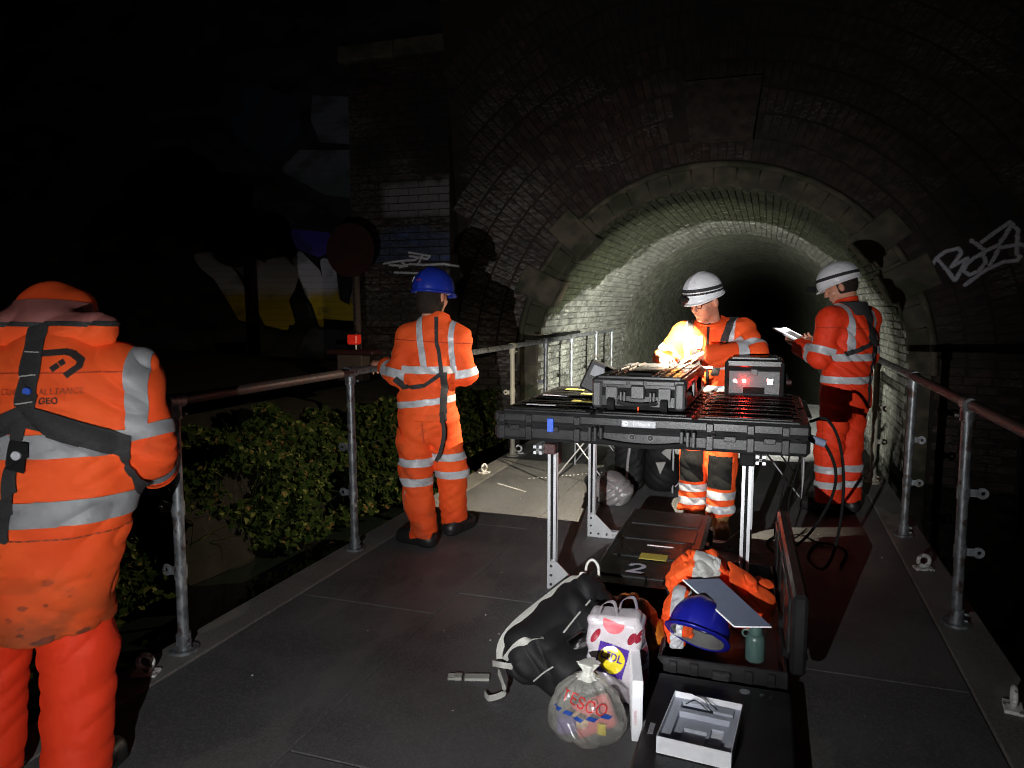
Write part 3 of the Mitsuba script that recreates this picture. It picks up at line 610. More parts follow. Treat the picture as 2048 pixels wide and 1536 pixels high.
def handrail(label, x, posts, zr, y0, y1, out, rust, cream=()):
    h = thing('handrail', label, 'handrail', 'handrails along the deck edges')
    cuts = [y0] + [p for p in posts if y0 < p < y1] + [y1]
    for i, (a, b) in enumerate(zip(cuts, cuts[1:])):
        put(h, 'top_rail', cyl((x, a + (0.001 if i else 0), zr), (x, b - 0.001, zr), 0.0245, 20), 'm_rusty' if b <= rust else 'm_galv', 40)
    for i, y in enumerate(posts):
        m = 'm_cream' if i in cream else 'm_galv'
        lean = 0.012 * math.sin(3.1 * i + x)
        p = put(h, 'post', cyl((x, y, 0.004), (x + lean, y, zr - 0.03), 0.0235, 20), m, 40)
        put(h, p.split('__')[1] + '__tee_fitting', CAT([cyl((x + lean, y - 0.045, zr), (x + lean, y + 0.045, zr), 0.032, 20), cyl((x + lean, y, zr - 0.075), (x + lean, y, zr - 0.02), 0.031, 20),
            cyl((x + lean - out * 0.03, y + 0.02, zr - 0.055), (x + lean - out * 0.045, y + 0.02, zr - 0.055), 0.007, 8)]), m, 40)
        put(h, p.split('__')[1] + '__base_flange', CAT([cyl((x, y, 0.006), (x, y, 0.018), 0.062, 24), cyl((x, y, 0.018), (x, y, 0.085), 0.031, 20), cyl((x + 0.03, y - 0.01, 0.03), (x + 0.045, y - 0.012, 0.03), 0.008, 8), cyl((x + 0.03, y - 0.01, 0.062), (x + 0.045, y - 0.012, 0.062), 0.008, 8)]), m, 40)
        for zc in (0.36, 0.64):
            lug = sg.Point(0, 0).buffer(0.026).union(sg.box(0, -0.018, 0.05, 0.018)).difference(sg.Point(-0.003, 0).buffer(0.009))
            lm = extrude(lug, 0.006); lm.apply_transform(trimesh.transformations.rotation_matrix(math.pi / 2, [1, 0, 0])); lm.apply_scale([-out, 1, 1]) if out > 0 else None
            lm.apply_translation([x + out * 0.072, y + 0.003, zc])
            put(h, p.split('__')[1] + '__clamp', CAT([cyl((x + lean * zc, y, zc - 0.03), (x + lean * zc, y, zc + 0.03), 0.0275, 20), lm]), m, 40)
    for zc in (0.36, 0.64):
        w = []
        for a, b in zip(posts, posts[1:]):
            w.append(tube([[x + out * 0.075, a + (b - a) * t, zc - 0.05 * math.sin(math.pi * t)] for t in np.linspace(0, 1, 9)], 0.0013, 5))
        if out < 0: put(h, 'wire', CAT(w), 'm_rubber', True, kind='stuff')
    return h
handrail('long galvanised handrail along the left deck edge with a rusty red near section', -2.35, [1.0, 2.45, 3.87, 5.36, 6.87, 8.0, 9.2, 10.6, 11.8], 1.1, 0.2, 11.83, -1, 3.9, cream=(3, 4))
handrail('rusty red handrail along the right deck edge', 0.89, [2.4, 3.84, 5.27, 6.79, 8.3], 1.05, 0.2, 8.35, 1, 6.0, cream=(3,))
k = thing('sleeve_cap', 'black rubber cap on the left handrail beside the blue helmeted man', 'cap')
put(k, 'cap', cyl((-2.30, 5.36, 1.1), (-2.30, 5.50, 1.1), 0.036, 20), 'm_rubber', 40)
solo('rolled_banner', tube([[-2.33, 7.3, 1.15], [-2.33, 8.4, 1.155], [-2.33, 9.5, 1.15]], [0.012, 0.022, 0.02], 10), 'm_rubber', 'long black pole lying along the top of the left handrail inside the tunnel', 'pole', smooth=True)

EYES = [(-2.34, 2.23, 20), (-2.34, 6.05, 70), (-2.33, 6.99, 20), (0.89, 4.61, 10), (0.915, 3.07, 80), (0.86, 6.9, 30)]
LBL = ['white eye bolt on the deck edge near the coat of the nearest man', 'white eye bolt lying low on the left deck edge before the ivy ends', 'pale eye bolt on the left deck edge beside the fifth post', 'white eye bolt on the right deck edge between two posts', 'white eye bolt at the lower right corner of the deck, seen edge on', 'small white eye bolt on the right deck edge near the far post']
for (x, y, a), lb in zip(EYES, LBL):
    e = thing('eye_bolt', lb, 'eye bolt', 'lashing eye bolts on the deck edges')
    put(e, 'base_plate', move(cbox(-0.05, 0.05, -0.032, 0.032, 0.006, 0.02, 0.004), (x, y, 0), a), 'm_white_paint', 20)
    put(e, 'ring', move(torus((0, 0, 0.058), (0, 1, 0), 0.03, 0.0105, 26, 10), (x, y, 0), a), 'm_white_paint', True)

# ------------------------------------------------------------------ table frame and cases
def profile(w=0.045, slot=0.015, deep=0.0165):
    p = sg.box(-w / 2, -w / 2, w / 2, w / 2)
    for q in ((0, w / 2), (0, -w / 2), (w / 2, 0), (-w / 2, 0)):
        p = p.difference(sg.box(q[0] - (slot / 2 if q[0] == 0 else deep), q[1] - (slot / 2 if q[1] == 0 else deep), q[0] + (slot / 2 if q[0] == 0 else deep), q[1] + (slot / 2 if q[1] == 0 else deep)))
    return p.difference(sg.Point(0, 0).buffer(0.005))
PROF = profile()
def bar(p, q):
    p, q = V(*p), V(*q); L = np.linalg.norm(q - p); m = extrude(PROF, L); x, y, d = frame_along(q - p)
    M = np.eye(4); M[:3, 0], M[:3, 1], M[:3, 2], M[:3, 3] = x, y, d, p; m.apply_transform(M); return m
tab = thing('table_frame', 'slotted aluminium table frame standing on the deck under the long black cases', 'table')
XL, XR, YN, YF = -1.035, -0.065, 3.68, 4.62
for x in (XL, XR):
    for y in (YN, YF):
        put(tab, 'leg', bar((x, y, 0.0), (x, y, 0.735)), 'm_alu', 20)
        for dx, dy in ((0, -1), (0, 1), (-1, 0), (1, 0)):
            hw = 0.0071; o = 0.0165
            put(tab, 'slot_strip', box(x + dx * o - (hw if dx == 0 else 0.002), x + dx * o + (hw if dx == 0 else 0.002), y + dy * o - (hw if dy == 0 else 0.002), y + dy * o + (hw if dy == 0 else 0.002), 0.16 if dy == -1 else 0.05, 0.73), 'm_rubber', False)  # black strip set down inside each leg slot
        put(tab, 'corner_clamp', cbox(x - 0.035, x + 0.035, y - 0.04, y + 0.04, 0.735, 0.798, 0.008), 'm_rubber', 20)
        s = 1 if x < -0.5 else -1
        gp = sg.Polygon([(-0.0225 * s, 0), (0.14 * s, 0), (0.14 * s, 0.045), (0.03 * s, 0.15), (-0.0225 * s, 0.15)])
        g = extrude(gp, 0.004); g.apply_transform(trimesh.transformations.rotation_matrix(math.pi / 2, [1, 0, 0])); g.apply_translation([x, y - 0.0235, 0.003])
        gk = put(tab, 'gusset_plate', g, 'm_alu', 20)
        for bx, bz in ((0, 0.025), (0, 0.075), (0, 0.125), (0.05 * s, 0.025), (0.105 * s, 0.025)):
            put(tab, gk.split('__')[1] + '__bolt', cyl((x + bx, y - 0.033, bz + 0.003), (x + bx, y - 0.0275, bz + 0.003), 0.0075, 10), 'm_black', 30)
for y in (YN, YF):
    put(tab, 'foot_bar', bar((XL + 0.0235, y, 0.0245), (XR - 0.0235, y, 0.0245)), 'm_alu', 20)
put(tab, 'top_bar', bar((XL - 0.05, YN - 0.12, 0.765), (XL - 0.05, YF + 0.1, 0.765)), 'm_alu', 20)
put(tab, 'top_bar', bar((XR + 0.06, YN - 0.02, 0.765), (XR + 0.06, YF + 0.1, 0.765)), 'm_alu', 20)
put(tab, 'clamp_strap', cbox(XL - 0.03, XL + 0.03, YN - 0.07, YN - 0.045, 0.735, 0.79, 0.004), 'm_sign_red', 20)

ORIG = (0, 0, 0)
def add_parts(key, parts, loc, rz):
    for name, mesh, m, *opt in parts: put(key, name, move(mesh, loc, rz), m, 25, **(opt[0] if opt else {}))
def long_case(label, loc, rz, W, D, H, front=True):
    k = thing('hard_case', label, 'case', 'long black hard cases'); h = H * 0.58; P = []
    P.append(('base', cbox(-W / 2, W / 2, -D / 2, D / 2, 0, h - 0.004, 0.02), 'm_case'))
    P.append(('lid', cbox(-W / 2, W / 2, -D / 2, D / 2, h + 0.004, H, 0.022), 'm_case'))
    P.append(('seal', box(-W / 2 + 0.012, W / 2 - 0.012, -D / 2 + 0.012, D / 2 - 0.012, h - 0.01, h + 0.01), 'm_rubber'))
    if front:
        for x in np.array([-0.47, -0.375, -0.21, 0.21, 0.33, 0.43]) * W:
            P.append(('rib', cbox(x - 0.018, x + 0.018, -D / 2 - 0.011, -D / 2 + 0.01, 0.008, h - 0.008, 0.005), 'm_case'))
            P.append(('rib', cbox(x - 0.018, x + 0.018, -D / 2 - 0.010, -D / 2 + 0.01, h + 0.006, H - 0.012, 0.005), 'm_case'))
        for x in np.array([-0.425, -0.29, 0.27, 0.385]) * W:
            P.append(('latch', cbox(x - 0.028, x + 0.028, -D / 2 - 0.007, -D / 2 + 0.01, h - 0.034, h - 0.006, 0.004), 'm_case'))
        for x in np.array([-0.455, -0.16, 0.22, 0.462]) * W:
            P.append(('catch_pin', CAT([cyl((x - 0.009, -D / 2 - 0.012, h + q), (x + 0.009, -D / 2 - 0.012, h + q), 0.0045, 8) for q in (0.012, -0.008)]), 'm_chrome'))
        arcp = [[x, -D / 2 - 0.035, 0.034 - 0.022 * (1 - (x / 0.22) ** 2)] for x in np.linspace(-0.22, 0.22, 13)]
        P.append(('handle', tube(arcp, 0.012, 8), 'm_rubber'))
        for s in (-1, 1):
            P.append(('handle_bracket', CAT([cbox(s * 0.225 + d - 0.009, s * 0.225 + d + 0.009, -D / 2 - 0.04, -D / 2 + 0.01, 0.02, h + 0.01, 0.004) for d in (-0.028, 0, 0.028)]), 'm_case'))
            P.append(('valve', CAT([cyl((s * 0.045, -D / 2 - 0.012, h - 0.035), (s * 0.045, -D / 2 + 0.01, h - 0.035), 0.017, 20), move(trimesh.creation.icosphere(2, 0.013), (s * 0.045, -D / 2 - 0.010, h - 0.035))]), 'm_case_grey'))
        P.append(('label_plate', cbox(-0.10, 0.07, -D / 2 - 0.006, -D / 2 + 0.01, h + 0.012, h + 0.048, 0.003), 'm_label_grey'))
    for i, (y0, y1) in enumerate(((-0.46, -0.28), (-0.22, -0.04), (0.04, 0.22), (0.28, 0.46))):
        for x0, x1 in ((-0.47, -0.17), (-0.155, 0.155), (0.17, 0.47)):
            P.append(('lid_ridge', cbox(x0 * W, x1 * W, y0 * D, y1 * D, H - 0.01, H + 0.009, 0.006), 'm_case'))
            P.append(('lid_ridge', cbox(x0 * W + 0.03, x1 * W - 0.03, y0 * D + 0.03, y1 * D - 0.03, H + 0.002, H + 0.014, 0.005), 'm_case'))
    add_parts(k, P, loc, rz); return k
TC = long_case('front long black hard case with a grey nameplate, lying on the aluminium table', (-0.565, 3.905, 0.80), 0, 1.55, 0.59, 0.15)
TC2 = long_case('rear long black hard case under the small box with the red light', (-0.565, 4.515, 0.80), 0, 1.55, 0.59, 0.15, False)
fy = 3.905 - 0.295
emb = sg.Point(0, 0).buffer(0.013).difference(sg.Point(0.003, 0.0).buffer(0.006))
def upright(m, x, y, z): m = m.copy(); m.apply_transform(trimesh.transformations.rotation_matrix(math.pi / 2, [1, 0, 0])); m.apply_translation([x, y, z]); return m
put(TC, 'emblem', upright(flat(emb), -0.645, fy - 0.0085, 0.918), 'm_print_white', False)
t1 = flat_text('Guideline', 0.014)
put(TC, 'lettering', upright(t1, -0.565, fy - 0.0085, 0.912), 'm_print_white', False)
put(TC, 'blue_tag', cbox(-1.045, -1.012, fy - 0.018, fy - 0.005, 0.855, 0.925, 0.002), 'm_blue', 20)
for x0, x1, y in ((-1.02, -0.86, 4.02), (-1.05, -0.88, 4.36), (-1.2, -1.08, 4.56)):
    put(TC if y < 4.2 else TC2, 'yellow_sticker', cbox(x0, x1, y - 0.03, y + 0.03, 0.963, 0.9665, 0.001), 'm_yellow', 20)
for x0, x1, y in ((-1.22, -1.06, 3.8), (-1.25, -1.1, 4.22)):
    put(TC if y < 4.2 else TC2, 'paper_label', cbox(x0, x1, y - 0.014, y + 0.014, 0.963, 0.9662, 0.001), 'm_print_grey', 20)

rc = thing('rolling_case', 'black wheeled hard case with grey wheel brackets, on top of the long cases', 'case')
W, D, H = 0.485, 0.90, 0.165; h = 0.095; P = []
P += [('base', cbox(-W / 2, W / 2, -D / 2, D / 2, 0, h - 0.004, 0.03), 'm_case'), ('lid', cbox(-W / 2, W / 2, -D / 2, D / 2, h + 0.004, H, 0.03), 'm_case'), ('seal', box(-W / 2 + .015, W / 2 - .015, -D / 2 + .015, D / 2 - .015, h - .01, h + .01), 'm_rubber')]
for x in (-0.21, 0.21):
    P.append(('corner_guard', cbox(x - 0.026, x + 0.026, -D / 2 - 0.02, -D / 2 + 0.03, 0.01, H - 0.02, 0.012), 'm_case_grey'))
for x in (-0.135, 0.135):
    P.append(('wheel_bracket', cbox(x - 0.032, x + 0.032, -D / 2 - 0.014, -D / 2 + 0.02, 0.05, 0.118, 0.004), 'm_case_grey'))
    P.append(('wheel', cyl((x - 0.018, -D / 2 - 0.006, 0.03), (x + 0.018, -D / 2 - 0.006, 0.03), 0.034, 24), 'm_rubber'))
for s in (-1, 1):
    P.append(('handle_bracket', CAT([cbox(s * 0.075 + d - 0.006, s * 0.075 + d + 0.006, -D / 2 - 0.025, -D / 2 + 0.02, 0.045, 0.095, 0.003) for d in (-0.009, 0.009)]), 'm_case_grey'))
P.append(('centre_latch', cbox(-0.036, 0.036, -D / 2 - 0.02, -D / 2 + 0.02, 0.058, 0.128, 0.006), 'm_black'))
P.append(('handle', tube([[x, -D / 2 - 0.03, 0.043 - 0.012 * (1 - (x / 0.1) ** 2)] for x in np.linspace(-0.1, 0.1, 11)], 0.011, 8), 'm_case'))
for x0, x1 in ((-0.185, -0.055), (-0.045, 0.03), (0.04, 0.185)):
    P.append(('lid_panel', cbox(x0, x1, -D / 2 - 0.008, -D / 2 + 0.02, 0.128, 0.152, 0.004), 'm_case_grey'))
for y0, y1 in ((-0.44, -0.16), (-0.14, 0.13), (0.15, 0.43)):
    P.append(('lid_ridge', cbox(-W / 2 + 0.03, W / 2 - 0.03, y0, y1, H - 0.01, H + 0.008, 0.006), 'm_case'))
    for x in (-0.16, -0.115, 0.07, 0.10, 0.15):
        P.append(('lid_rib', cbox(x - 0.005, x + 0.005, y0 + 0.01, y1 - 0.01, H + 0.004, H + 0.015, 0.003), 'm_case'))
for y in (-0.15, 0.14):
    P.append(('hinge', cbox(W / 2 - 0.01, W / 2 + 0.014, y - 0.04, y + 0.04, 0.05, 0.13, 0.006), 'm_case'))
P.append(('top_latch', cbox(-0.06, 0.06, -0.40, -0.28, H + 0.006, H + 0.022, 0.006), 'm_rubber'))
P.append(('orange_tag', cbox(0.0, 0.008, -D / 2 - 0.012, -D / 2 - 0.004, 0.0, 0.02, 0.001), 'm_orange'))
add_parts(rc, P, (-0.60, 4.195, 0.966), -1.0)

sc = thing('equipment_box', 'small black equipment box with a glowing red light on the rear long case', 'equipment box')
bx, by, bz = -0.06, 4.72, 0.966
P = [('base', cbox(-0.155, 0.155, -0.15, 0.15, 0, 0.158, 0.014), 'm_case_grey'), ('lid', cbox(-0.16, 0.16, -0.155, 0.155, 0.166, 0.215, 0.022), 'm_case'), ('lid_top', cbox(-0.13, 0.13, -0.125, 0.125, 0.21, 0.228, 0.01), 'm_case'),
     ('seal', box(-0.15, 0.15, -0.145, 0.145, 0.15, 0.175), 'm_rubber'), ('latch', cbox(-0.02, 0.02, -0.156, -0.14, 0.122, 0.158, 0.003), 'm_case_grey'),
     ('recess', cbox(-0.06, 0.06, -0.153, -0.14, 0.012, 0.052, 0.004), 'm_rubber'), *[('corner_edge', cbox(s * 0.155 - 0.012, s * 0.155 + 0.012, -0.158, -0.1, 0.0, 0.2, 0.006), 'm_rubber') for s in (-1, 1)],
     ('socket', CAT([cyl((-0.108, -0.158, 0.088), (-0.108, -0.14, 0.088), 0.013, 16), cyl((-0.098, -0.158, 0.08), (-0.098, -0.14, 0.08), 0.007, 12)]), 'm_white_paint'),
     ('port', CAT([cbox(0.072, 0.108, -0.156, -0.14, 0.07, 0.106, 0.002)] + [cyl((0.09 + a, -0.159, 0.088 + b), (0.09 + a, -0.15, 0.088 + b), 0.0045, 10) for a, b in ((-.013, .013), (.013, .013), (-.013, -.013), (.013, -.013), (0, 0))]), 'm_chrome'),
     ('side_handle', tube([[0.165, -0.06, 0.15], [0.185, -0.05, 0.10], [0.185, 0.05, 0.10], [0.165, 0.06, 0.15]], 0.009, 8), 'm_rubber'), ('side_plug', cyl((0.16, -0.03, 0.075), (0.21, -0.03, 0.075), 0.018, 14), 'm_sign_red'), ('foot', CAT([cbox(s * 0.12 - .02, s * 0.12 + .02, -0.14, 0.14, -0.004, 0.006, 0.002) for s in (-1, 1)]), 'm_rubber')]
add_parts(sc, P, (bx, by, bz), 0)
scene[sc + '__status_light'] = mikit.ply(move(trimesh.creation.icosphere(2, 0.0105), (bx - 0.055, by - 0.158, bz + 0.088)), 'm_red_lens', True, emitter=emit(480, 9, 5, w=0.5))

mon = thing('handheld_unit', 'black handheld screen unit leaning beside the rolling case on the rear long case', 'handheld unit')
Mm = trimesh.transformations.translation_matrix([-0.955, 4.30, 1.015]) @ trimesh.transformations.rotation_matrix(math.radians(22), [0, 1, 0]) @ trimesh.transformations.rotation_matrix(math.radians(-14), [1, 0, 0])
for nm, me, ma in (('housing', cbox(-0.085, 0.085, -0.025, 0.025, -0.04, 0.15, 0.015), 'm_black'), ('screen', cbox(-0.055, 0.045, -0.028, -0.02, 0.055, 0.12, 0.003), 'm_label_grey'), ('blue_button', cyl((0.066, -0.029, 0.03), (0.066, -0.02, 0.03), 0.012, 16), 'm_blue')):
    put(mon, nm, move(me, M=Mm), ma, 25)
pad = thing('notepad', 'white notepad lit by the head torch on the far end of the rolling case', 'notepad')
put(pad, 'board', move(cbox(-0.13, 0.13, -0.10, 0.10, 0, 0.008, 0.003), (-0.50, 4.50, 0.984), 6), 'm_black', 20)
put(pad, 'paper', move(cbox(-0.12, 0.12, -0.092, 0.092, 0.0085, 0.012, 0.001), (-0.50, 4.50, 0.984), 6), 'm_paper', 20)

# case "2" lying on the deck
c2 = thing('hard_case', 'black hard case marked with a figure 2, flat on the deck under the table', 'case', 'long black hard cases')
P = [('base', cbox(-0.25, 0.25, -0.68, 0.68, 0, 0.10, 0.03), 'm_case'), ('lid', cbox(-0.25, 0.25, -0.68, 0.68, 0.108, 0.19, 0.035), 'm_case'), ('seal', box(-0.235, 0.235, -0.66, 0.66, 0.09, 0.12), 'm_rubber')]
for y in (-0.45, -0.15, 0.15, 0.45):
    P.append(('lid_ridge', cbox(-0.2, 0.2, y - 0.11, y + 0.11, 0.18, 0.197, 0.006), 'm_case'))
for y in (-0.5, -0.2, 0.2, 0.5):
    P.append(('latch', cbox(0.24, 0.27, y - 0.035, y + 0.035, 0.06, 0.15, 0.006), 'm_case'))
P += [('yellow_label', cbox(-0.05, 0.09, -0.30, -0.21, 0.1965, 0.2, 0.001), 'm_yellow'), ('paper_strip', cbox(-0.04, 0.10, -0.075, -0.065, 0.1965, 0.2, 0.001), 'm_print_white'), ('red_tape', cbox(0.15, 0.19, -0.14, 0.02, 0.1965, 0.2, 0.001), 'm_sign_red')]
two_m = flat_text('2', 0.13, True); two_m.apply_translation([-0.035, -0.52, 0.2005])
P.append(('figure', two_m, 'm_print_grey'))
add_parts(c2, P, (-0.535, 4.02, 0), 0)

# open case with clothes, its lid standing up on the right
oc = thing('open_case', 'open black hard case with its lid upright, holding a blue helmet and orange jackets', 'case')
def tray(x0, x1, y0, y1, z0, z1, t=0.015):
    return CAT([box(x0, x1, y0, y1, z0, z0 + t), cbox(x0, x1, y0, y0 + t, z0 + t + .001, z1, .004), cbox(x0, x1, y1 - t, y1, z0 + t + .001, z1, .004), cbox(x0, x0 + t, y0 + t + .001, y1 - t - .001, z0 + t + .001, z1, .004), cbox(x1 - t, x1, y0 + t + .001, y1 - t - .001, z0 + t + .001, z1, .004)])
P = [('base', tray(-0.24, 0.24, -0.60, 0.60, 0, 0.14), 'm_case'), ('lid', CAT([tray(-0.06, 0.03, -0.60, 0.60, -0.235, 0.235)]), 'm_case')]
lidm = cbox(0.245, 0.30, -0.60, 0.60, 0.13, 0.44, 0.02)
P[1] = ('lid', lidm, 'm_case')
for y in (-0.42, -0.14, 0.14, 0.42):
    P.append(('lid_ridge', cbox(0.235, 0.25, y - 0.10, y + 0.10, 0.18, 0.40, 0.005), 'm_case'))
    P.append(('hinge', cbox(0.225, 0.26, y - 0.04, y + 0.04, 0.10, 0.17, 0.005), 'm_rubber'))
P += [('latch', CAT([cbox(-0.035, 0.035, -0.622, -0.6, 0.035, 0.115, 0.005), cbox(-0.028, 0.028, -0.628, -0.62, 0.05, 0.07, 0.003), cbox(-0.028, 0.028, -0.628, -0.62, 0.085, 0.105, 0.003)]), 'm_black'),
      *[('rib', cbox(x - 0.015, x + 0.015, -0.612, -0.6, 0.01, 0.13, 0.004), 'm_case') for x in (-0.18, -0.1, 0.1, 0.18)]]
OCL = (-0.14, 3.40, 0)
add_parts(oc, P, OCL, 2.0)
lc = thing('hard_case', 'low closed black hard case at the bottom edge under the white tablet box', 'case', 'long black hard cases')
P = [('base', cbox(-0.26, 0.22, -0.35, 0.33, 0, 0.055, 0.015), 'm_case'), ('lid', cbox(-0.26, 0.22, -0.35, 0.33, 0.062, 0.098, 0.015), 'm_case'), ('seal', box(-0.25, 0.21, -0.335, 0.32, 0.05, 0.07), 'm_rubber'),
     ('handle', tube([[x, -0.375, 0.05 - 0.01 * (x / .1) ** 2] for x in np.linspace(-0.12, 0.1, 9)], 0.012, 8), 'm_rubber'), ('snap', CAT([cyl((x, 0.27, 0.098), (x, 0.27, 0.102), 0.008, 12) for x in (0.12, 0.15)]), 'm_chrome'), ('round_sticker', cyl((0.06, 0.28, 0.098), (0.06, 0.28, 0.1), 0.018, 20), 'm_label_grey'), ('tag', cbox(-0.235, -0.218, -0.1, -0.035, 0.098, 0.1, 0.0005), 'm_label_grey')]
add_parts(lc, P, (-0.09, 2.42, 0), 0)

# white carton with moulded tray
wb = thing('tablet_box', 'open white carton with a moulded tray and black cables, on the low black case', 'box')
Z = 0.101
P = [('carton', CAT([box(-0.112, 0.112, -0.148, 0.148, 0, 0.003), box(-0.112, 0.112, -0.15, -0.147, 0, 0.055), box(-0.112, 0.112, 0.147, 0.15, 0, 0.055), box(-0.114, -0.112, -0.15, 0.15, 0, 0.055), box(0.112, 0.114, -0.15, 0.15, 0, 0.055)]), 'm_card')]
fr = sg.box(-0.111, -0.146, 0.111, 0.146).difference(sg.box(-0.082, -0.12, 0.085, 0.062)).difference(sg.box(-0.082, 0.085, 0.092, 0.128))
P.append(('tray_rim', move(extrude(fr, 0.022), (0, 0, 0.012)), 'm_card_tray'))
fr2 = sg.box(-0.081, -0.119, 0.084, 0.061).difference(sg.box(-0.055, -0.10, 0.02, -0.0)).difference(sg.box(0.03, -0.06, 0.07, 0.03))
P.append(('tray_step', move(extrude(fr2, 0.008), (0, 0, 0.006)), 'm_card_tray'))
P.append(('cable', CAT([tube(spline(q), 0.0018, 6) for q in ([(-.07, .11, .035), (-.04, .12, .05), (0, .1, .04), (.02, .09, .03)], [(-.05, .14, .06), (-.01, .125, .058), (.01, .1, .045), (.03, .09, .03)], [(-.02, .145, .062), (.005, .12, .055), (.04, .1, .04), (.045, .092, .03)])]), 'm_rubber'))
P.append(('tray_block', cbox(0.025, 0.09, 0.088, 0.125, 0.02, 0.042, 0.002), 'm_card_tray'))
add_parts(wb, P, (-0.158, 2.36, Z), -4.5)
lid = thing('carton_lid', 'white carton lid standing on edge beside the two plastic carrier bags', 'box lid')
lb = cbox(-0.018, 0.018, -0.15, 0.15, 0, 0.22, 0.002)
add_parts(lid, [('shell', lb, 'm_card')], (-0.405, 2.56, 0.004), 12)
tq = flat_text('OUKITEL', 0.009); tq.apply_transform(trimesh.transformations.rotation_matrix(math.pi / 2, [0, 0, 1]))
tq = upright(tq, -0.002, -0.1508, 0.09); put(lid, 'lettering', move(tq, (-0.405, 2.56, 0.004), 12), 'm_pink', False)

# ------------------------------------------------------------------ soft things on the deck
def blob(f, lo, hi, h=0.006): return nets(f, lo, hi, h)
jk = thing('folded_jacket', 'orange hi-vis jacket bundled in the open case behind the blue helmet', 'jacket')
fj = lambda P: smin(ell(P, (-0.25, 3.36, 0.22), (0.13, 0.16, 0.16)), smin(ell(P, (-0.06, 3.32, 0.2), (0.13, 0.15, 0.10)), ell(P, (-0.31, 3.08, 0.19), (0.055, 0.1, 0.11)), 0.05), 0.06) + creases(P, 0.05, (14, 14, 18), 3.0) + creases(P, 0.03, (24, 24, 24), 8.0)
jm = blob(fj, (-0.5, 2.9, 0.016), (0.12, 3.6, 0.45)); put(jk, 'cloth', jm, 'm_orange', True)
put(jk, 'reflective_band', slab(jm, fj, [((-0.335, 0, 0), (1, 0, 0)), ((-0.285, 0, 0), (-1, 0, 0)), ((0, 3.2, 0), (0, -1, 0))]), 'm_tape', True)
put(jk, 'fleece_lining', slab(jm, fj, [((-0.27, 0, 0), (1, 0, 0)), ((-0.16, 0, 0), (-1, 0, 0)), ((0, 3.36, 0), (0, -1, 0)), ((0, 0, .2), (0, 0, 1))], off=0.006), 'm_fluff', True)

def helmet_f(P, r=(0.118, 0.145, 0.13)):
    d = ell(P, (0, 0, 0), r)
    ridge = np.abs(P[:, 0]) - 0.012
    d = d - 0.005 * np.clip(1 - np.abs(P[:, 0]) / 0.02, 0, 1)
    d = np.maximum(d, -0.032 - P[:, 2]); d = np.maximum(d, -ell(P, (0, 0, -0.015), tuple(x - 0.009 for x in r)))
    q = np.sqrt((P[:, 0] / (r[0] + 0.012)) ** 2 + ((P[:, 1] - 0.008) / (r[1] + 0.014)) ** 2)
    pk = np.clip((P[:, 1] - 0.02) / 0.12, 0, 1)
    brim = np.maximum((q - 1) * r[0], np.abs(P[:, 2] + 0.027 + 0.012 * pk * pk) - 0.0045)
    brim = np.maximum(brim, -ell(P, (0, 0, -0.015), tuple(x - 0.009 for x in r)))
    return smin(d, brim, 0.012)
HELM = nets(helmet_f, (-0.16, -0.19, -0.08), (0.16, 0.21, 0.17), 0.005)
hb = thing('helmet', 'dark blue safety helmet lying in the open case among the jackets', 'helmet')
Mh = trimesh.transformations.translation_matrix([-0.215, 2.95, 0.20]) @ trimesh.transformations.rotation_matrix(math.radians(165), [0, 0, 1]) @ trimesh.transformations.rotation_matrix(math.radians(42), [1, 0, 0])
put(hb, 'shell', move(HELM, M=Mh), 'm_helmet_navy', 50)
put(hb, 'liner', move(nets(lambda P: np.maximum(np.maximum(ell(P, (0, 0, -0.012), (0.106, 0.132, 0.118)), -ell(P, (0, 0, -0.02), (0.096, 0.12, 0.106))), np.abs(P[:, 2] + 0.005) - 0.03), (-0.13, -0.16, -0.06), (0.13, 0.16, 0.06), 0.006), M=Mh), 'm_liner', True)

bd = thing('blue_board', 'thin slate blue board lying tilted on the orange jackets', 'board')
n1 = V(-0.30, 3.14, 0.33); n2 = V(-0.155, 3.2, 0.33); n3 = V(0.055, 2.84, 0.30); n4 = V(-0.075, 2.80, 0.30)
e = np.cross(n2 - n1, n4 - n1); e /= np.linalg.norm(e)
vv = np.vstack([[n1, n2, n3, n4], np.array([n1, n2, n3, n4]) - np.sign(e[2]) * e * 0.006])
put(bd, 'panel', trimesh.Trimesh(vv).convex_hull, 'm_card_blue', False)
put(bd, 'white_edge', cyl(n1 + V(-.002, 0, -.003), n4 + V(-.002, 0, -.003), 0.0035, 6), 'm_card', False)
put(bd, 'white_edge', cyl(n4 + V(0, -.002, -.003), n3 + V(0, -.002, -.003), 0.003, 6), 'm_card', False)

bt = thing('bottle', 'dark green drinking bottle standing in the front right corner of the open case', 'bottle')
bp = (0.0, 2.90, 0.13)
put(bt, 'body', lathe([(0, 0), (0.031, 0), (0.036, 0.005), (0.036, 0.085), (0.031, 0.1), (0.022, 0.108), (0, 0.11)], bp), 'm_bottle', 40)
put(bt, 'cap', lathe([(0, 0.108), (0.024, 0.108), (0.024, 0.138), (0.02, 0.145), (0, 0.146)], bp), 'm_bottle', 40)
put(bt, 'carry_loop', torus((bp[0] - 0.034, bp[1], bp[2] + 0.105), (0, 1, 0), 0.014, 0.004), 'm_bottle', True)

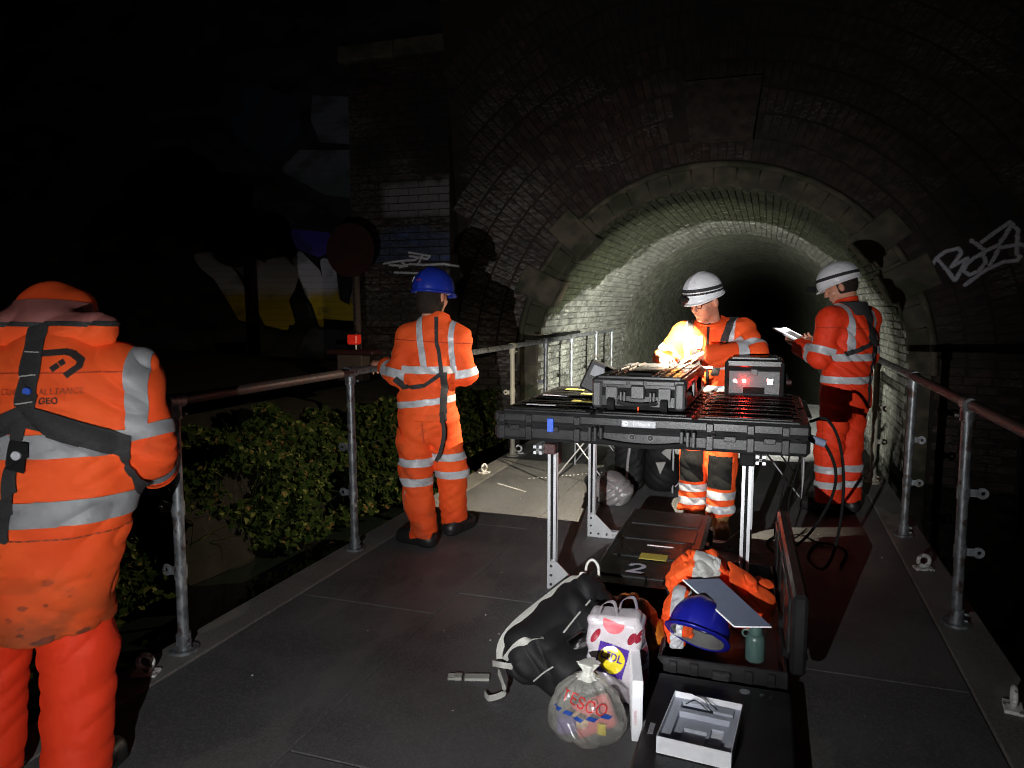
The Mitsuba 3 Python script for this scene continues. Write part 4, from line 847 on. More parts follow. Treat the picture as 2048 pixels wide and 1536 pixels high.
# carrier bags
lid_f = lambda P: smin(rbox(P, (-0.505, 2.70, 0.165), (0.105, 0.065, 0.17), 0.03), ell(P, (-0.50, 2.70, 0.1), (0.12, 0.08, 0.1)), 0.04) + creases(P, 0.024, (11, 11, 8), 12.0)
sb = thing('carrier_bag', 'white plastic carrier bag with a yellow round logo and red fruit print', 'carrier bag', 'plastic carrier bags on the deck')
sm = blob(lid_f, (-0.70, 2.55, 0.003), (-0.32, 2.84, 0.42), 0.005); put(sb, 'bag', sm, 'm_poly', True)
EXB, EYB, ENB = V(0.92, 0.38, 0.0), V(0.0, 0.0, 1.0), V(0.36, -0.9, 0.25)
EXB /= np.linalg.norm(EXB); ENB = V(0.0, -0.96, 0.28); EXB = V(1, 0, 0); EYB = V(0, 0.28, 0.96)
LO = V(-0.508, 2.60, 0.185)
def bag_print(name, poly_or_mesh, m, off, o=LO, target=None, key=None):
    fm = poly_or_mesh if isinstance(poly_or_mesh, trimesh.Trimesh) else flat(poly_or_mesh)
    fm = fm.copy(); fm.apply_transform(trimesh.transformations.rotation_matrix(math.radians(-12), [0, 0, 1]))
    dm = drape(fm, target or sm, o, EXB, EYB, ENB, off, 0.012)
    if len(dm.faces): put(key or sb, name, dm, m, True)
bag_print('logo_square', sg.box(-0.056, -0.056, 0.056, 0.056), 'm_logo_purple', 0.002)
bag_print('logo_disc', sg.Point(0, 0).buffer(0.050), 'm_logo_yellow', 0.004)
bag_print('lettering', flat_text('LIDL', 0.027, True), 'm_logo_purple', 0.0065)
bag_print('fruit_print', sg.Point(0, 0).buffer(0.042).intersection(sg.box(-.05, -.05, .05, 0.005)), 'm_pink', 0.002, LO + V(0.005, 0.03, 0.135))
for dx, dz, a, b in ((0.075, 0.085, 0.013, 0.026), (0.105, 0.10, 0.012, 0.032), (0.115, 0.02, 0.02, 0.05), (0.115, -0.07, 0.022, 0.045), (-0.062, 0.08, 0.012, 0.03), (-0.075, -0.06, 0.014, 0.03)):
    bag_print('fruit_print', sa.rotate(sa.scale(sg.Point(0, 0).buffer(1), a, b), -20), 'm_fruit', 0.0015, LO + V(dx, 0.02, dz))
for dx in (-0.035, 0.03):
    put(sb, 'handle', ribbon(spline([(-0.505 + dx - 0.025, 2.69 + dx, 0.32), (-0.505 + dx - 0.01, 2.69 + dx, 0.375), (-0.495 + dx + 0.02, 2.70 + dx, 0.385), (-0.495 + dx + 0.035, 2.71 + dx, 0.325)]), (0.2, 1, 0), 0.022, 0.002), 'm_poly', True)

tb = thing('carrier_bag', 'knotted see-through plastic bag of food with red lettering and blue dashes', 'carrier bag', 'plastic carrier bags on the deck')
C0 = V(-0.555, 2.44, 0)
def tes_f(P):
    Q = P - C0; ang = np.arctan2(Q[:, 1], Q[:, 0]); z = Q[:, 2]
    r = np.interp(z, [-0.02, 0.0, 0.03, 0.08, 0.14, 0.18, 0.205, 0.215, 0.235, 0.27], [0.08, 0.115, 0.135, 0.128, 0.095, 0.06, 0.022, 0.017, 0.026, 0.045])
    r = r * (1 + 0.06 * np.cos(2 * ang + 0.6) + np.interp(z, [0.02, 0.1, 0.2, 0.27], [0.01, 0.035, 0.15, 0.2]) * np.cos(9 * ang + 3 * np.sin(2 * ang)))
    d = (np.hypot(Q[:, 0], Q[:, 1]) - r) * 0.8
    return np.maximum(d, np.maximum(-z + 0.003, z - 0.25)) + creases(P, 0.022, (12, 12, 10), 31.0)
tm = blob(tes_f, C0 + V(-0.2, -0.2, 0), C0 + V(0.2, 0.2, 0.28), 0.005)
lowm = trimesh.intersections.slice_mesh_plane(tm, (0, 0, -1), C0 + V(0, 0, 0.195)); topm = trimesh.intersections.slice_mesh_plane(tm, (0, 0, 1), C0 + V(0, 0, 0.195))
put(tb, 'film', lowm, 'm_film', True); put(tb, 'knot', topm, 'm_film_thick', True)
put(tb, 'food_packet', move(cbox(-0.075, 0.075, -0.02, 0.02, -0.055, 0.055, 0.008), C0 + V(0.03, -0.035, 0.075), M=trimesh.transformations.rotation_matrix(math.radians(-30), [0, 1, 0]) @ trimesh.transformations.rotation_matrix(math.radians(-25), [1, 0, 0])), 'm_packet', 20)
put(tb, 'purple_carton', move(cbox(-0.035, 0.035, -0.03, 0.03, 0, 0.06, 0.01), C0 + V(-0.06, -0.055, 0.012), 20), 'm_purple', 20)
put(tb, 'bread_roll', blob(lambda P: ell(P, C0 + V(-0.015, -0.01, 0.05), (0.07, 0.06, 0.04)), C0 + V(-.12, -.1, 0), C0 + V(.1, .1, .12), 0.008), 'm_bread', True)
put(tb, 'yellow_label', move(cbox(-0.015, 0.015, -0.002, 0.002, -0.02, 0.02, 0.001), C0 + V(0.07, -0.085, 0.06)), 'm_logo_yellow', 20)
TO = C0 + V(0.0, -0.1, 0.128)
bag_print('lettering', flat_text('TESCO', 0.036, False), 'm_film_red', 0.002, TO, tm, tb)
for k in range(5):
    bag_print('dash', sg.Polygon([(-.018, -.006), (.012, -.006), (.02, .007), (-.010, .007)]), 'm_film_blue', 0.002, TO + V(-0.09 + 0.043 * k, 0, -0.034 + 0.009 * abs(k - 2.2)), tm, tb)
ob = thing('orange_bag', 'crumpled orange bag slumped behind the white carrier bag', 'bag')
fo = lambda P: smin(ell(P, (-0.53, 3.08, 0.12), (0.13, 0.11, 0.13)), ell(P, (-0.43, 3.0, 0.1), (0.07, 0.08, 0.12)), 0.05) + creases(P, 0.045, (12, 12, 10), 44.0)
put(ob, 'bag', blob(fo, (-0.7, 2.9, 0.004), (-0.33, 3.22, 0.3)), 'm_bag_orange', True)

# backpack
bk = thing('backpack', 'black backpack with pale grey straps and a steel flask, lying on the deck', 'backpack')
fb = lambda P: smin(smin(cap(P, (-0.84, 2.70, 0.12), (-0.70, 2.98, 0.20), 0.12, 0.14), ell(P, (-0.69, 2.66, 0.09), (0.13, 0.10, 0.09)), 0.05), ell(P, (-0.6, 2.85, 0.16), (0.09, 0.12, 0.14)), 0.05) + creases(P, 0.035, (9, 9, 10), 21.0)
bm = blob(fb, (-1.05, 2.5, 0.003), (-0.45, 3.2, 0.38), 0.007); put(bk, 'sack', bm, 'm_bag_black', True)
def lay(pts, off=0.008):
    """Lifts points onto the backpack's surface, seen from above and the front."""
    out = []
    for p in pts:
        p = V(*p)
        for _ in range(12):
            d = fb(p[None])[0]; g = np.array([fb((p + q)[None])[0] - fb((p - q)[None])[0] for q in np.eye(3) * 1e-3]); g /= np.linalg.norm(g) + 1e-9; p = p - g * (d - off)
        out.append(p)
    return np.array(out)
for k, (pts, w) in enumerate((([(-0.99, 2.63, 0.06), (-0.98, 2.68, 0.14), (-0.93, 2.76, 0.22), (-0.84, 2.9, 0.29), (-0.76, 3.02, 0.32), (-0.70, 3.05, 0.33)], 0.035), ([(-0.93, 2.60, 0.12), (-0.86, 2.62, 0.18), (-0.78, 2.66, 0.2)], 0.03), ([(-0.74, 2.72, 0.2), (-0.68, 2.78, 0.26), (-0.64, 2.86, 0.3)], 0.008), ([(-0.80, 2.55, 0.04), (-0.76, 2.545, 0.11), (-0.72, 2.55, 0.15)], 0.006))):
    put(bk, 'strap', ribbon(spline(lay(pts)), (1, 0.3, 0.2) if k < 2 else (0.6, -0.6, 0.2), w, 0.004), 'm_webbing', True)
for k, pts in enumerate(([(-0.95, 2.60, 0.07), (-0.91, 2.54, 0.06), (-0.90, 2.52, 0.03), (-0.95, 2.50, 0.012), (-0.98, 2.53, 0.01)], [(-0.98, 2.62, 0.09), (-0.93, 2.58, 0.11), (-0.89, 2.60, 0.10)])):
    put(bk, 'loose_strap', ribbon(spline(pts), (0, 0.2, 1), 0.022, 0.003), 'm_webbing', True)
put(bk, 'belt_end', move(cbox(-0.05, 0.05, -0.022, 0.022, 0.002, 0.014, 0.004), (-1.055, 2.64, 0), 18), 'm_webbing', 20)
put(bk, 'buckle', move(CAT([cbox(-0.02, 0.012, -0.022, 0.022, 0.002, 0.016, 0.003)] + [cbox(-0.045, -0.015, y - 0.005, y + 0.005, 0.004, 0.014, 0.003) for y in (-0.017, 0, 0.017)]), (-1.125, 2.62, 0), 18), 'm_webbing', 20)
put(bk, 'grab_loop', tube(spline([(-0.72, 3.10, 0.30), (-0.715, 3.10, 0.36), (-0.69, 3.10, 0.385), (-0.665, 3.10, 0.36), (-0.66, 3.10, 0.30)]), 0.006, 8), 'm_webbing', True)
fp = lay([(-0.655, 2.70, 0.22)], 0.012)[0]; dv = V(0.45, 0.5, 0.28); dv /= np.linalg.norm(dv)
put(bk, 'flask', CAT([cyl(fp - dv * 0.05, fp + dv * 0.02, 0.032, 24), cyl(fp + dv * 0.02, fp + dv * 0.035, 0.032, 24, 0.024), cyl(fp + dv * 0.035, fp + dv * 0.07, 0.023, 24)]), 'm_steel', 40)
put(bk, 'flask_stopper', cyl(fp + dv * 0.07, fp + dv * 0.10, 0.022, 20), 'm_black', 40)

# bags behind the table
fg = lambda P: ell(P, (-1.06, 5.46, 0.1), (0.155, 0.13, 0.125)) + creases(P, 0.06, (9, 9, 8), 61.0)
g = thing('stuff_sack', 'crumpled shiny grey bag on the lit deck behind the far table leg', 'bag')
put(g, 'bag', blob(fg, (-1.28, 5.28, 0.003), (-0.84, 5.66, 0.3)), 'm_bag_grey', True)
put(g, 'black_base', blob(lambda P: ell(P, (-1.13, 5.50, 0.06), (0.14, 0.12, 0.09)) + creases(P, .01, (9, 9, 9), 7.0), (-1.32, 5.32, 0.003), (-0.92, 5.68, 0.2), 0.008), 'm_bag_black', True)
g = thing('tall_bag', 'tall black zipped bag standing on the deck beside the grey crumpled bag', 'bag')
ft = lambda P: rbox(P, (-1.02, 5.95, 0.22), (0.12, 0.09, 0.23), 0.07) + creases(P, 0.03, (9, 9, 6), 71.0)
put(g, 'bag', blob(ft, (-1.2, 5.8, 0.003), (-0.84, 6.1, 0.5)), 'm_bag_black', True)
put(g, 'zip_flap', ribbon(spline([(-1.03, 5.845, 0.05), (-1.02, 5.84, 0.25), (-1.0, 5.85, 0.42)]), (1, 0, 0), 0.02, 0.006), 'm_bag_grey', True)
g = thing('rucksack', 'black rucksack with pale triangular flaps behind the tall black bag', 'bag')
fr_ = lambda P: smin(ell(P, (-0.80, 6.05, 0.2), (0.14, 0.12, 0.25)), ell(P, (-0.76, 5.98, 0.12), (0.14, 0.11, 0.14)), 0.05) + creases(P, 0.012, (8, 8, 8), 81.0)
put(g, 'sack', blob(fr_, (-1.0, 5.82, 0.003), (-0.56, 6.24, 0.5), 0.008), 'm_bag_black', True)
put(g, 'flap', trimesh.Trimesh([(-0.80, 5.885, 0.25), (-0.72, 5.875, 0.26), (-0.76, 5.865, 0.16), (-0.80, 5.86, 0.25), (-0.72, 5.85, 0.26), (-0.76, 5.84, 0.16)]).convex_hull, 'm_fluff', False)
put(g, 'flap', trimesh.Trimesh([(-0.76, 5.90, 0.33), (-0.68, 5.92, 0.40), (-0.69, 5.91, 0.27), (-0.76, 5.88, 0.33), (-0.68, 5.90, 0.40), (-0.69, 5.89, 0.27)]).convex_hull, 'm_fluff', False)
fc = lambda P: ell(P, (-0.56, 6.15, 0.16), (0.09, 0.09, 0.1)) + creases(P, 0.02, (12, 12, 12), 91.0)
solo('red_cloth', blob(fc, (-0.72, 6.0, 0.02), (-0.42, 6.32, 0.32)), 'm_red', 'red cloth bundle beside the rucksack with pale flaps', 'cloth', smooth=True)

fs = thing('folding_table', 'low folding table with thin crossed metal legs behind the bags', 'table')
put(fs, 'top', cbox(-1.74, 0.34, 5.86, 6.80, 0.66, 0.685, 0.006), 'm_black', 20)
for x in (-1.69, -0.67, 0.30):
    for y in (5.92, 6.7):
        xx = x if y < 6.3 else x + 0.02
        put(fs, 'leg', cyl((xx, y, 0), (xx, y, 0.66), 0.009, 10), 'm_alu', True)
for a, b in (((-1.67, 5.92, 0.02), (-1.2, 5.92, 0.62)), ((-1.2, 5.92, 0.02), (-1.67, 5.92, 0.62)), ((-1.67, 6.7, 0.02), (-1.2, 6.7, 0.62)), ((-1.2, 6.7, 0.02), (-1.67, 6.7, 0.62)), ((-0.65, 5.92, 0.05), (-0.2, 5.92, 0.6)), ((-0.2, 5.92, 0.05), (-0.65, 5.92, 0.6)), ((0.28, 5.92, 0.05), (-0.15, 5.92, 0.6)), ((0.28, 6.7, 0.05), (-0.15, 6.7, 0.6))):
    put(fs, 'cross_brace', cyl(a, b, 0.0065, 8), 'm_alu', True)
mg = thing('red_canister', 'small dark red canister on the deck behind the near table leg', 'canister')
put(mg, 'body', lathe([(0, 0), (0.05, 0), (0.055, 0.01), (0.05, 0.17), (0.03, 0.19), (0, 0.19)], (-1.86, 6.72, 0.004)), 'm_sign_red', 40)
put(mg, 'lid', lathe([(0, 0.19), (0.034, 0.19), (0.032, 0.215), (0, 0.217)], (-1.86, 6.72, 0.004)), 'm_rubber', 40)

# cables from the long case to the deck
cb = [[(0.22, 3.95, 0.92), (0.30, 3.98, 0.93), (0.37, 4.02, 0.80), (0.40, 4.05, 0.55), (0.38, 4.10, 0.25), (0.34, 4.3, 0.05), (0.28, 4.6, 0.012), (0.36, 4.9, 0.012), (0.5, 4.8, 0.012), (0.45, 4.5, 0.012)],
      [(0.22, 3.80, 0.86), (0.28, 3.80, 0.84), (0.34, 3.84, 0.70), (0.33, 3.95, 0.52), (0.24, 4.2, 0.25), (0.12, 4.5, 0.05), (0.05, 4.8, 0.012), (0.15, 5.1, 0.012)],
      [(0.18, 4.6, 0.80), (0.16, 4.75, 0.6), (0.12, 4.8, 0.3), (0.10, 4.9, 0.02), (0.25, 5.05, 0.012), (0.38, 4.85, 0.012)],
      [(0.20, 4.7, 0.80), (0.22, 4.85, 0.55), (0.17, 4.9, 0.25), (0.2, 4.95, 0.02), (0.3, 5.2, 0.012)]]
for q, lb in zip(cb, ('black cable looping high past the right man\'s legs from the case corner', 'black cable with a blue plug hanging from the right end of the front long case', 'thin black cable hanging straight under the rear long case', 'thin black cable hanging beside the right rear table leg')):
    ck = thing('cable', lb, 'cable', 'cables hanging from the table')
    put(ck, 'cord', tube(spline(q, 10), 0.0075 if q is cb[0] or q is cb[1] else 0.005, 8), 'm_rubber', True)
    if q is cb[1]: put(ck, 'plug', cyl((0.205, 3.80, 0.865), (0.285, 3.80, 0.838), 0.019, 14), 'm_card_blue', 40)

# ------------------------------------------------------------------ people
class Fig:
    def __init__(s, label, loc, yaw):
        s.key = thing('person', label, 'person'); s.loc, s.yaw = loc, yaw
    def put(s, name, mesh, m, smooth=True, **k):
        if mesh is None or not len(mesh.faces): return None
        return put(s.key, name, move(mesh, s.loc, s.yaw), m, smooth, **k)
    def world(s, p): return rot(p, [0, 0, 1], s.yaw) + V(*s.loc)
def Rh(yaw, pitch, roll=0):
    r = trimesh.transformations.rotation_matrix
    return (r(math.radians(yaw), [0, 0, 1]) @ r(math.radians(pitch), [1, 0, 0]) @ r(math.radians(roll), [0, 1, 0]))[:3, :3]
def jacket_f(prof, arms, hem, collar, amp, seed, ra=(0.088, 0.073, 0.06), tilt=0.0):
    def torso(P):
        return smin(loft(P, prof), cap(P, arms[0][0], arms[1][0], ra[0], ra[0]), 0.07)
    def arm(P, a):
        s, e, w = [V(*q) for q in a]; d = smin(cap(P, s, e, ra[0], ra[1]), cap(P, e, w, ra[1], ra[2]), 0.025)
        dw = (w - e) / np.linalg.norm(w - e); return np.maximum(d, (P - w) @ dw)
    def f(P):
        d = torso(P)
        for a in arms: d = smin(d, arm(P, a), 0.035)
        d = smin(d, cap(P, collar[0], collar[1], 0.078, 0.072), 0.04)
        d = np.maximum(d, (P - V(*collar[1])) @ ((V(*collar[1]) - V(*collar[0])) / np.linalg.norm(V(*collar[1]) - V(*collar[0]))))
        d = np.maximum(d, hem - P[:, 2] + tilt * P[:, 0])
        band = np.abs(d) < 0.06
        if band.any(): d[band] += creases(P[band], amp * 1.35, (8, 8, 10), seed)
        return d
    return f, torso, arm
def trousers_f(hips, knees, ankles, waist, amp, seed, r=(0.108, 0.092, 0.088), ring=0.8):
    def leg(P, k):
        return smin(cap(P, hips[k], knees[k], r[0], r[1]), cap(P, knees[k], ankles[k], r[1], r[2]), 0.03)
    def f(P):
        pc = (V(*hips[0]) + V(*hips[1])) / 2
        d = smin(smin(leg(P, 0), leg(P, 1), 0.02), ell(P, pc + V(0, 0, 0.04), (0.17, 0.13, 0.17)), 0.05)
        za = np.where(np.abs(P[:, 0] - ankles[0][0]) < np.abs(P[:, 0] - ankles[1][0]), ankles[0][2], ankles[1][2])
        d = np.maximum(d, np.maximum(za - P[:, 2], P[:, 2] - waist))
        band = np.abs(d) < 0.06
        if band.any():
            Q = P[band]; low = np.clip((0.42 - Q[:, 2]) / 0.3, 0, 1)
            d[band] += creases(Q, amp * 1.35, (8, 8, 10), seed) + low * creases(Q, ring * amp, (5, 5, 17), seed + 4)
        return d
    return f, leg
def boot_f(ank, toe_dir):
    a = V(*ank); t = V(*toe_dir, 0); t /= np.linalg.norm(t); s = V(-t[1], t[0], 0)
    def f(P):
        g = a * V(1, 1, 0)
        d = smin(cap(P, g - t * 0.05 + V(0, 0, 0.05), g + t * 0.16 + V(0, 0, 0.045), 0.047, 0.05), cap(P, g - t * 0.02 + V(0, 0, 0.05), a + V(0, 0, 0.08), 0.055, 0.06), 0.03)
        sole = np.maximum(cap(P, g - t * 0.05 + V(0, 0, 0.05), g + t * 0.165 + V(0, 0, 0.05), 0.053, 0.057), np.abs(P[:, 2] - 0.013) - 0.013)
        return np.maximum(np.minimum(d, sole), -P[:, 2])
    return f
def hand_prims(w, d, n, side, curl=(25, 35, 25), thumb=0.8):
    """Caps of a hand: wrist w, pointing along d, palm facing n, thumb on 'side' (+1/-1 along d x n)."""
    w, d, n = V(*w), V(*d), V(*n); d /= np.linalg.norm(d); n = n - d * (n @ d); n /= np.linalg.norm(n); l = np.cross(d, n) * side
    out = [(w - d * 0.03, w + d * 0.01, 0.027, 0.026)]
    for i, (ln, cu) in enumerate(zip((0.93, 1.0, 0.95, 0.76), (0.8, 0.95, 1.05, 1.15))):
        lat = (1.5 - i) * 0.0205; k = w + d * (0.088 - 0.004 * abs(i - 1)) + l * lat
        out.append((w + l * lat * 0.6 + d * 0.012, k, 0.0165, 0.0125))
        p, a = k, 0.0
        for seg, c, (r0, r1) in zip((0.046, 0.029, 0.023), curl, ((0.0105, 0.0095), (0.0095, 0.0085), (0.0085, 0.007))):
            a += math.radians(c * cu); q = p + (d * math.cos(a) + n * math.sin(a)) * seg * ln + l * lat * 0.05
            out.append((p, q, r0, r1)); p = q
    b = w + d * 0.022 + l * 0.022; m = b + (l * 0.7 * thumb + d * 0.75 + n * 0.25) * 0.042; e = m + (l * 0.25 * thumb + d * 0.9 + n * 0.35) * 0.034; e2 = e + (d * 0.9 + n * 0.45) * 0.026
    out += [(b, m, 0.0155, 0.0125), (m, e, 0.0120, 0.0105), (e, e2, 0.0105, 0.008)]
    return out
def body_f(hc, R_, neck0, prof, arms, legs, hands):
    hc = V(*hc)
    def f(P):
        Q = (P - hc) @ R_
        d = ell(Q, (0, -0.012, 0.035), (0.076, 0.094, 0.088))
        d = smin(d, ell(Q, (0, 0.028, -0.035), (0.06, 0.066, 0.085)), 0.03)
        d = smin(d, ell(Q, (0, 0.064, -0.098), (0.026, 0.022, 0.02)), 0.02)
        d = smin(d, ell(Q, (0, 0.083, 0.024), (0.05, 0.013, 0.011)), 0.015)
        for s in (-1, 1):
            d = -smin(-d, ell(Q, (s * 0.031, 0.101, 0.004), (0.019, 0.017, 0.013)), 0.012)
            d = np.minimum(d, ell(Q, (s * 0.031, 0.079, 0.004), (0.0125, 0.0125, 0.0115)))
            d = smin(d, ell(Q, (s * 0.079, -0.012, -0.01), (0.011, 0.02, 0.032)), 0.008)
            d = smin(d, ell(Q, (s * 0.04, 0.062, -0.03), (0.02, 0.02, 0.018)), 0.02)
        d = smin(d, cap(Q, (0, 0.092, 0.014), (0, 0.112, -0.026), 0.008, 0.013), 0.012)
        d = smin(d, ell(Q, (0, 0.106, -0.03), (0.018, 0.012, 0.009)), 0.006)
        d = smin(d, ell(Q, (0, 0.09, -0.06), (0.024, 0.012, 0.012)), 0.008)
        d = -smin(-d, ell(Q, (0, 0.103, -0.061), (0.022, 0.008, 0.0025)), 0.003)
        d = smin(d, cap(P, V(*neck0), hc + R_ @ V(0, -0.03, -0.05), 0.062, 0.056), 0.03)
        d = smin(d, loft(P, prof) + 0.045, 0.05)
        for s, e, w in arms: d = smin(d, np.minimum(cap(P, s, e, 0.05, 0.04), cap(P, e, w, 0.04, 0.027)), 0.02)
        for h, k, a in legs: d = smin(d, np.minimum(cap(P, h, k, 0.075, 0.055), cap(P, k, V(*a) + V(0, 0, 0.06), 0.055, 0.04)), 0.03)
        for pr in hands:
            hd = None
            for q in pr: e = cap(P, *q); hd = e if hd is None else smin(hd, e, 0.005)
            d = smin(d, hd, 0.006)
        return d
    return f
def helmet_on(F, hc, R_, color, lamp=None, up=0.045, tilt=0):
    M = np.eye(4); M[:3, :3] = R_ @ Rh(0, tilt); M[:3, 3] = V(*hc) + R_ @ V(0, 0.0, up)
    k = F.put('helmet', move(HELM, M=M), color, 50)
    F.put('helmet__liner_band', move(nets(lambda P: np.maximum(np.abs(ell(P, (0, -0.005, -0.02), (0.098, 0.122, 0.1))) - 0.004, np.abs(P[:, 2] + 0.016) - 0.014), (-0.13, -0.16, -0.05), (0.13, 0.15, 0.03), 0.006), M=M), 'm_fluff')
    return k, M
def strap_on_helmet(z0, z1, lift=0.004):
    m = slab(HELM, lambda P: ell(P, (0, 0, 0), (0.118, 0.145, 0.13)), [((0, 0, z0), (0, -0.1, 1)), ((0, 0, z1), (0, 0.1, -1))], lambda c: (ell(c, (0, 0, -0.015), (0.11, 0.137, 0.122)) > 0), lift)
    return m
def tapes(F, name, jm, f, torso, arm, arms, torso_bands=(), braces=(), arm_bands=(), m='m_tape'):
    near_t = lambda c: torso(c) < np.minimum(arm(c, arms[0]), arm(c, arms[1])) + 0.015
    for z0, z1, tl in torso_bands:
        F.put(name + '__reflective_band', slab(jm, f, [((0, 0, z0), (-tl, 0, 1)), ((0, 0, z1), (tl, 0, -1))], near_t, 0.0045), m)
    for x0, x1, z0, sl in braces:
        F.put(name + '__reflective_brace', slab(jm, f, [((x0, 0, z0), (1, 0, -sl)), ((x1, 0, z0), (-1, 0, sl)), ((0, 0, z0), (0, 0, 1))], lambda c: torso(c) < np.minimum(arm(c, arms[0]), arm(c, arms[1])) + 0.06, 0.004), m)
    for k, seg, t0, t1 in arm_bands:
        s, e, w = [V(*q) for q in arms[k]]; a, b = (s, e) if seg == 0 else (e, w); d = (b - a) / np.linalg.norm(b - a)
        g = lambda c, a=a, b=b, k=k: (cap(c, a, b, 0.07, 0.06) < 0.06) & (arm(c, arms[k]) < torso(c))
        F.put(name + '__reflective_band', slab(jm, f, [(a + (b - a) * t0, d), (a + (b - a) * t1, -d)], g, 0.0045), m)
def bars(F, jm, f, x0, z0, x1, z1, w, y_sign=-1, off=0.009, name='harness__strap', m='m_strap', keep=None):
    """A webbing strap on the back (y_sign -1) or chest, from (x0, z0) to (x1, z1) in the figure's own upright plane."""
    a, b = V(x0, 0, z0), V(x1, 0, z1); d = (b - a) / np.linalg.norm(b - a); n = V(-d[2], 0, d[0])
    return F.put(name, slab(jm, f, [(a + n * w / 2, -n), (a - n * w / 2, n), (a, d), (b, -d)], (lambda c: (c[:, 1] * y_sign > -0.02) if keep is None else keep(c)), off), m)

# --- the nearest man, hooded, seen from behind
F = Fig('person in a grimy orange hooded coat and black harness, seen from behind at left', (-1.935, 1.585, 0), 25)
prof = [(0.52, -0.105, 0.0, 0.205, 0.16), (0.65, -0.095, 0.0, 0.215, 0.162), (0.8, -0.06, 0.0, 0.22, 0.162), (0.95, -0.025, 0.0, 0.225, 0.16), (1.1, -0.005, 0.0, 0.236, 0.162), (1.24, 0.0, 0.01, 0.228, 0.155), (1.33, 0.0, 0.03, 0.19, 0.135), (1.45, 0.0, 0.06, 0.10, 0.1)]
arms = [((0.188, 0.02, 1.29), (0.248, -0.01, 1.09), (0.195, 0.17, 0.985)), ((-0.188, 0.02, 1.29), (-0.248, -0.01, 1.09), (-0.205, 0.17, 0.985))]
f, torso, arm = jacket_f(prof, arms, 0.56, ((0, 0.05, 1.38), (0, 0.09, 1.47)), 0.015, 1.7)
jm = nets(f, (-0.5, -0.28, 0.5), (0.5, 0.34, 1.5), 0.007)
F.put('coat', jm, 'm_grimy')
tapes(F, 'coat', jm, f, torso, arm, arms, [(1.085, 1.15, 0.0), (0.893, 0.965, 0.0)], [(0.215, 0.268, 1.15, 0.0), (-0.268, -0.215, 1.15, 0.0)], [(0, 0, 0.74, 0.92), (0, 1, 0.45, 0.75), (1, 0, 0.74, 0.92), (1, 1, 0.45, 0.75)], 'm_tape_dull')
F.put('coat__seam', slab(jm, f, [((0, 0, 0.855), (0, 0, 1)), ((0, 0, 0.859), (0, 0, -1))], None, 0.003), 'm_ink_worn')
F.put('coat__seam', slab(jm, f, [((0, 0, 1.312), (0.0, 0, 1)), ((0, 0, 1.3155), (0, 0, -1))], lambda c: (c[:, 1] < 0) & (np.abs(c[:, 0]) < 0.22), 0.0025), 'm_seam')
F.put('coat__hem', slab(jm, f, [((0, 0, 0.562), (0, 0, 1)), ((0, 0, 0.592), (0, 0, -1))], None, 0.004), 'm_grimy')
for k in (0, 1):
    s_, e_, w_ = [V(*q) for q in arms[k]]; d_ = (w_ - e_) / np.linalg.norm(w_ - e_)
    F.put('coat__cuff', slab(jm, f, [(w_ - d_ * 0.035, d_), (w_ - d_ * 0.002, -d_)], lambda c, k=k: (arm(c, arms[k]) < torso(c)), 0.006), 'm_grimy')
fh = lambda P: smin(ell(P, (-0.05, 0.13, 1.46), (0.108, 0.15, 0.112)), cap(P, (-0.12, 0.0, 1.425), (0.12, 0.0, 1.425), 0.055, 0.055), 0.05) + creases(P, 0.022, (10, 10, 13), 6.0)
hm = nets(fh, (-0.3, -0.2, 1.3), (0.3, 0.36, 1.66), 0.007)
F.put('hood', hm, 'm_orange')
F.put('hood__trim', slab(hm, fh, [((0, 0, 1.452), (0, 0, 1)), ((0, 0, 1.515), (0, -0.1, -1))], lambda c: c[:, 1] < 0.12, 0.003), 'm_mauve')
F.put('hood__edge_cord', slab(hm, fh, [((0, 0, 1.440), (0, 0, 1)), ((0, 0, 1.452), (0, 0, -1))], lambda c: c[:, 1] < 0.12, 0.005), 'm_strap')
tf, leg = trousers_f([(-0.03, 0, 0.82), (-0.22, 0.0, 0.82)], [(0.0, 0.03, 0.46), (-0.27, 0.06, 0.46)], [(-0.015, 0.0, 0.07), (-0.29, 0.03, 0.07)], 0.95, 0.015, 4.4, (0.108, 0.102, 0.095), 0.0)
F.put('trousers', nets(tf, (-0.45, -0.25, 0.02), (0.25, 0.3, 0.98), 0.0085), 'm_red_orange')
pm = None
for a, t in (((-0.015, 0.0, 0.07), (0.2, 1)), ((-0.29, 0.03, 0.07), (-0.2, 1))): F.put('boot', nets(boot_f(a, t), (a[0] - 0.3, a[1] - 0.3, -0.02), (a[0] + 0.3, a[1] + 0.3, 0.3), 0.008), 'm_boot')
rr = Rh(0, -40)
hnds = [hand_prims((0.19, 0.20, 0.98), (-0.7, 0.7, -0.1), (0, 0, -1), -1), hand_prims((-0.19, 0.20, 0.98), (0.7, 0.7, -0.1), (0, 0, -1), 1)]
F.put('body', nets(body_f((-0.02, 0.14, 1.43), rr, (0, 0.05, 1.36), prof, arms, [((-0.03, 0, 0.82), (0.0, 0.03, 0.46), (-0.015, 0, 0.07)), ((-0.22, 0, 0.82), (-0.27, 0.06, 0.46), (-0.29, 0.03, 0.07))], hnds), (-0.45, -0.22, 0.02), (0.45, 0.42, 1.6), 0.0075), 'm_skin')
bars(F, jm, f, -0.012, 1.44, -0.012, 1.17, 0.052)
tk = lambda c: (c[:, 1] < 0.05) & (torso(c) < np.minimum(arm(c, arms[0]), arm(c, arms[1])) + 0.02)
bars(F, jm, f, -0.02, 1.205, 0.29, 1.075, 0.056, off=0.0105, keep=tk)
bars(F, jm, f, -0.004, 1.205, -0.29, 1.075, 0.056, off=0.0115, keep=tk)
bars(F, jm, f, -0.02, 1.19, -0.09, 0.86, 0.034, off=0.013)
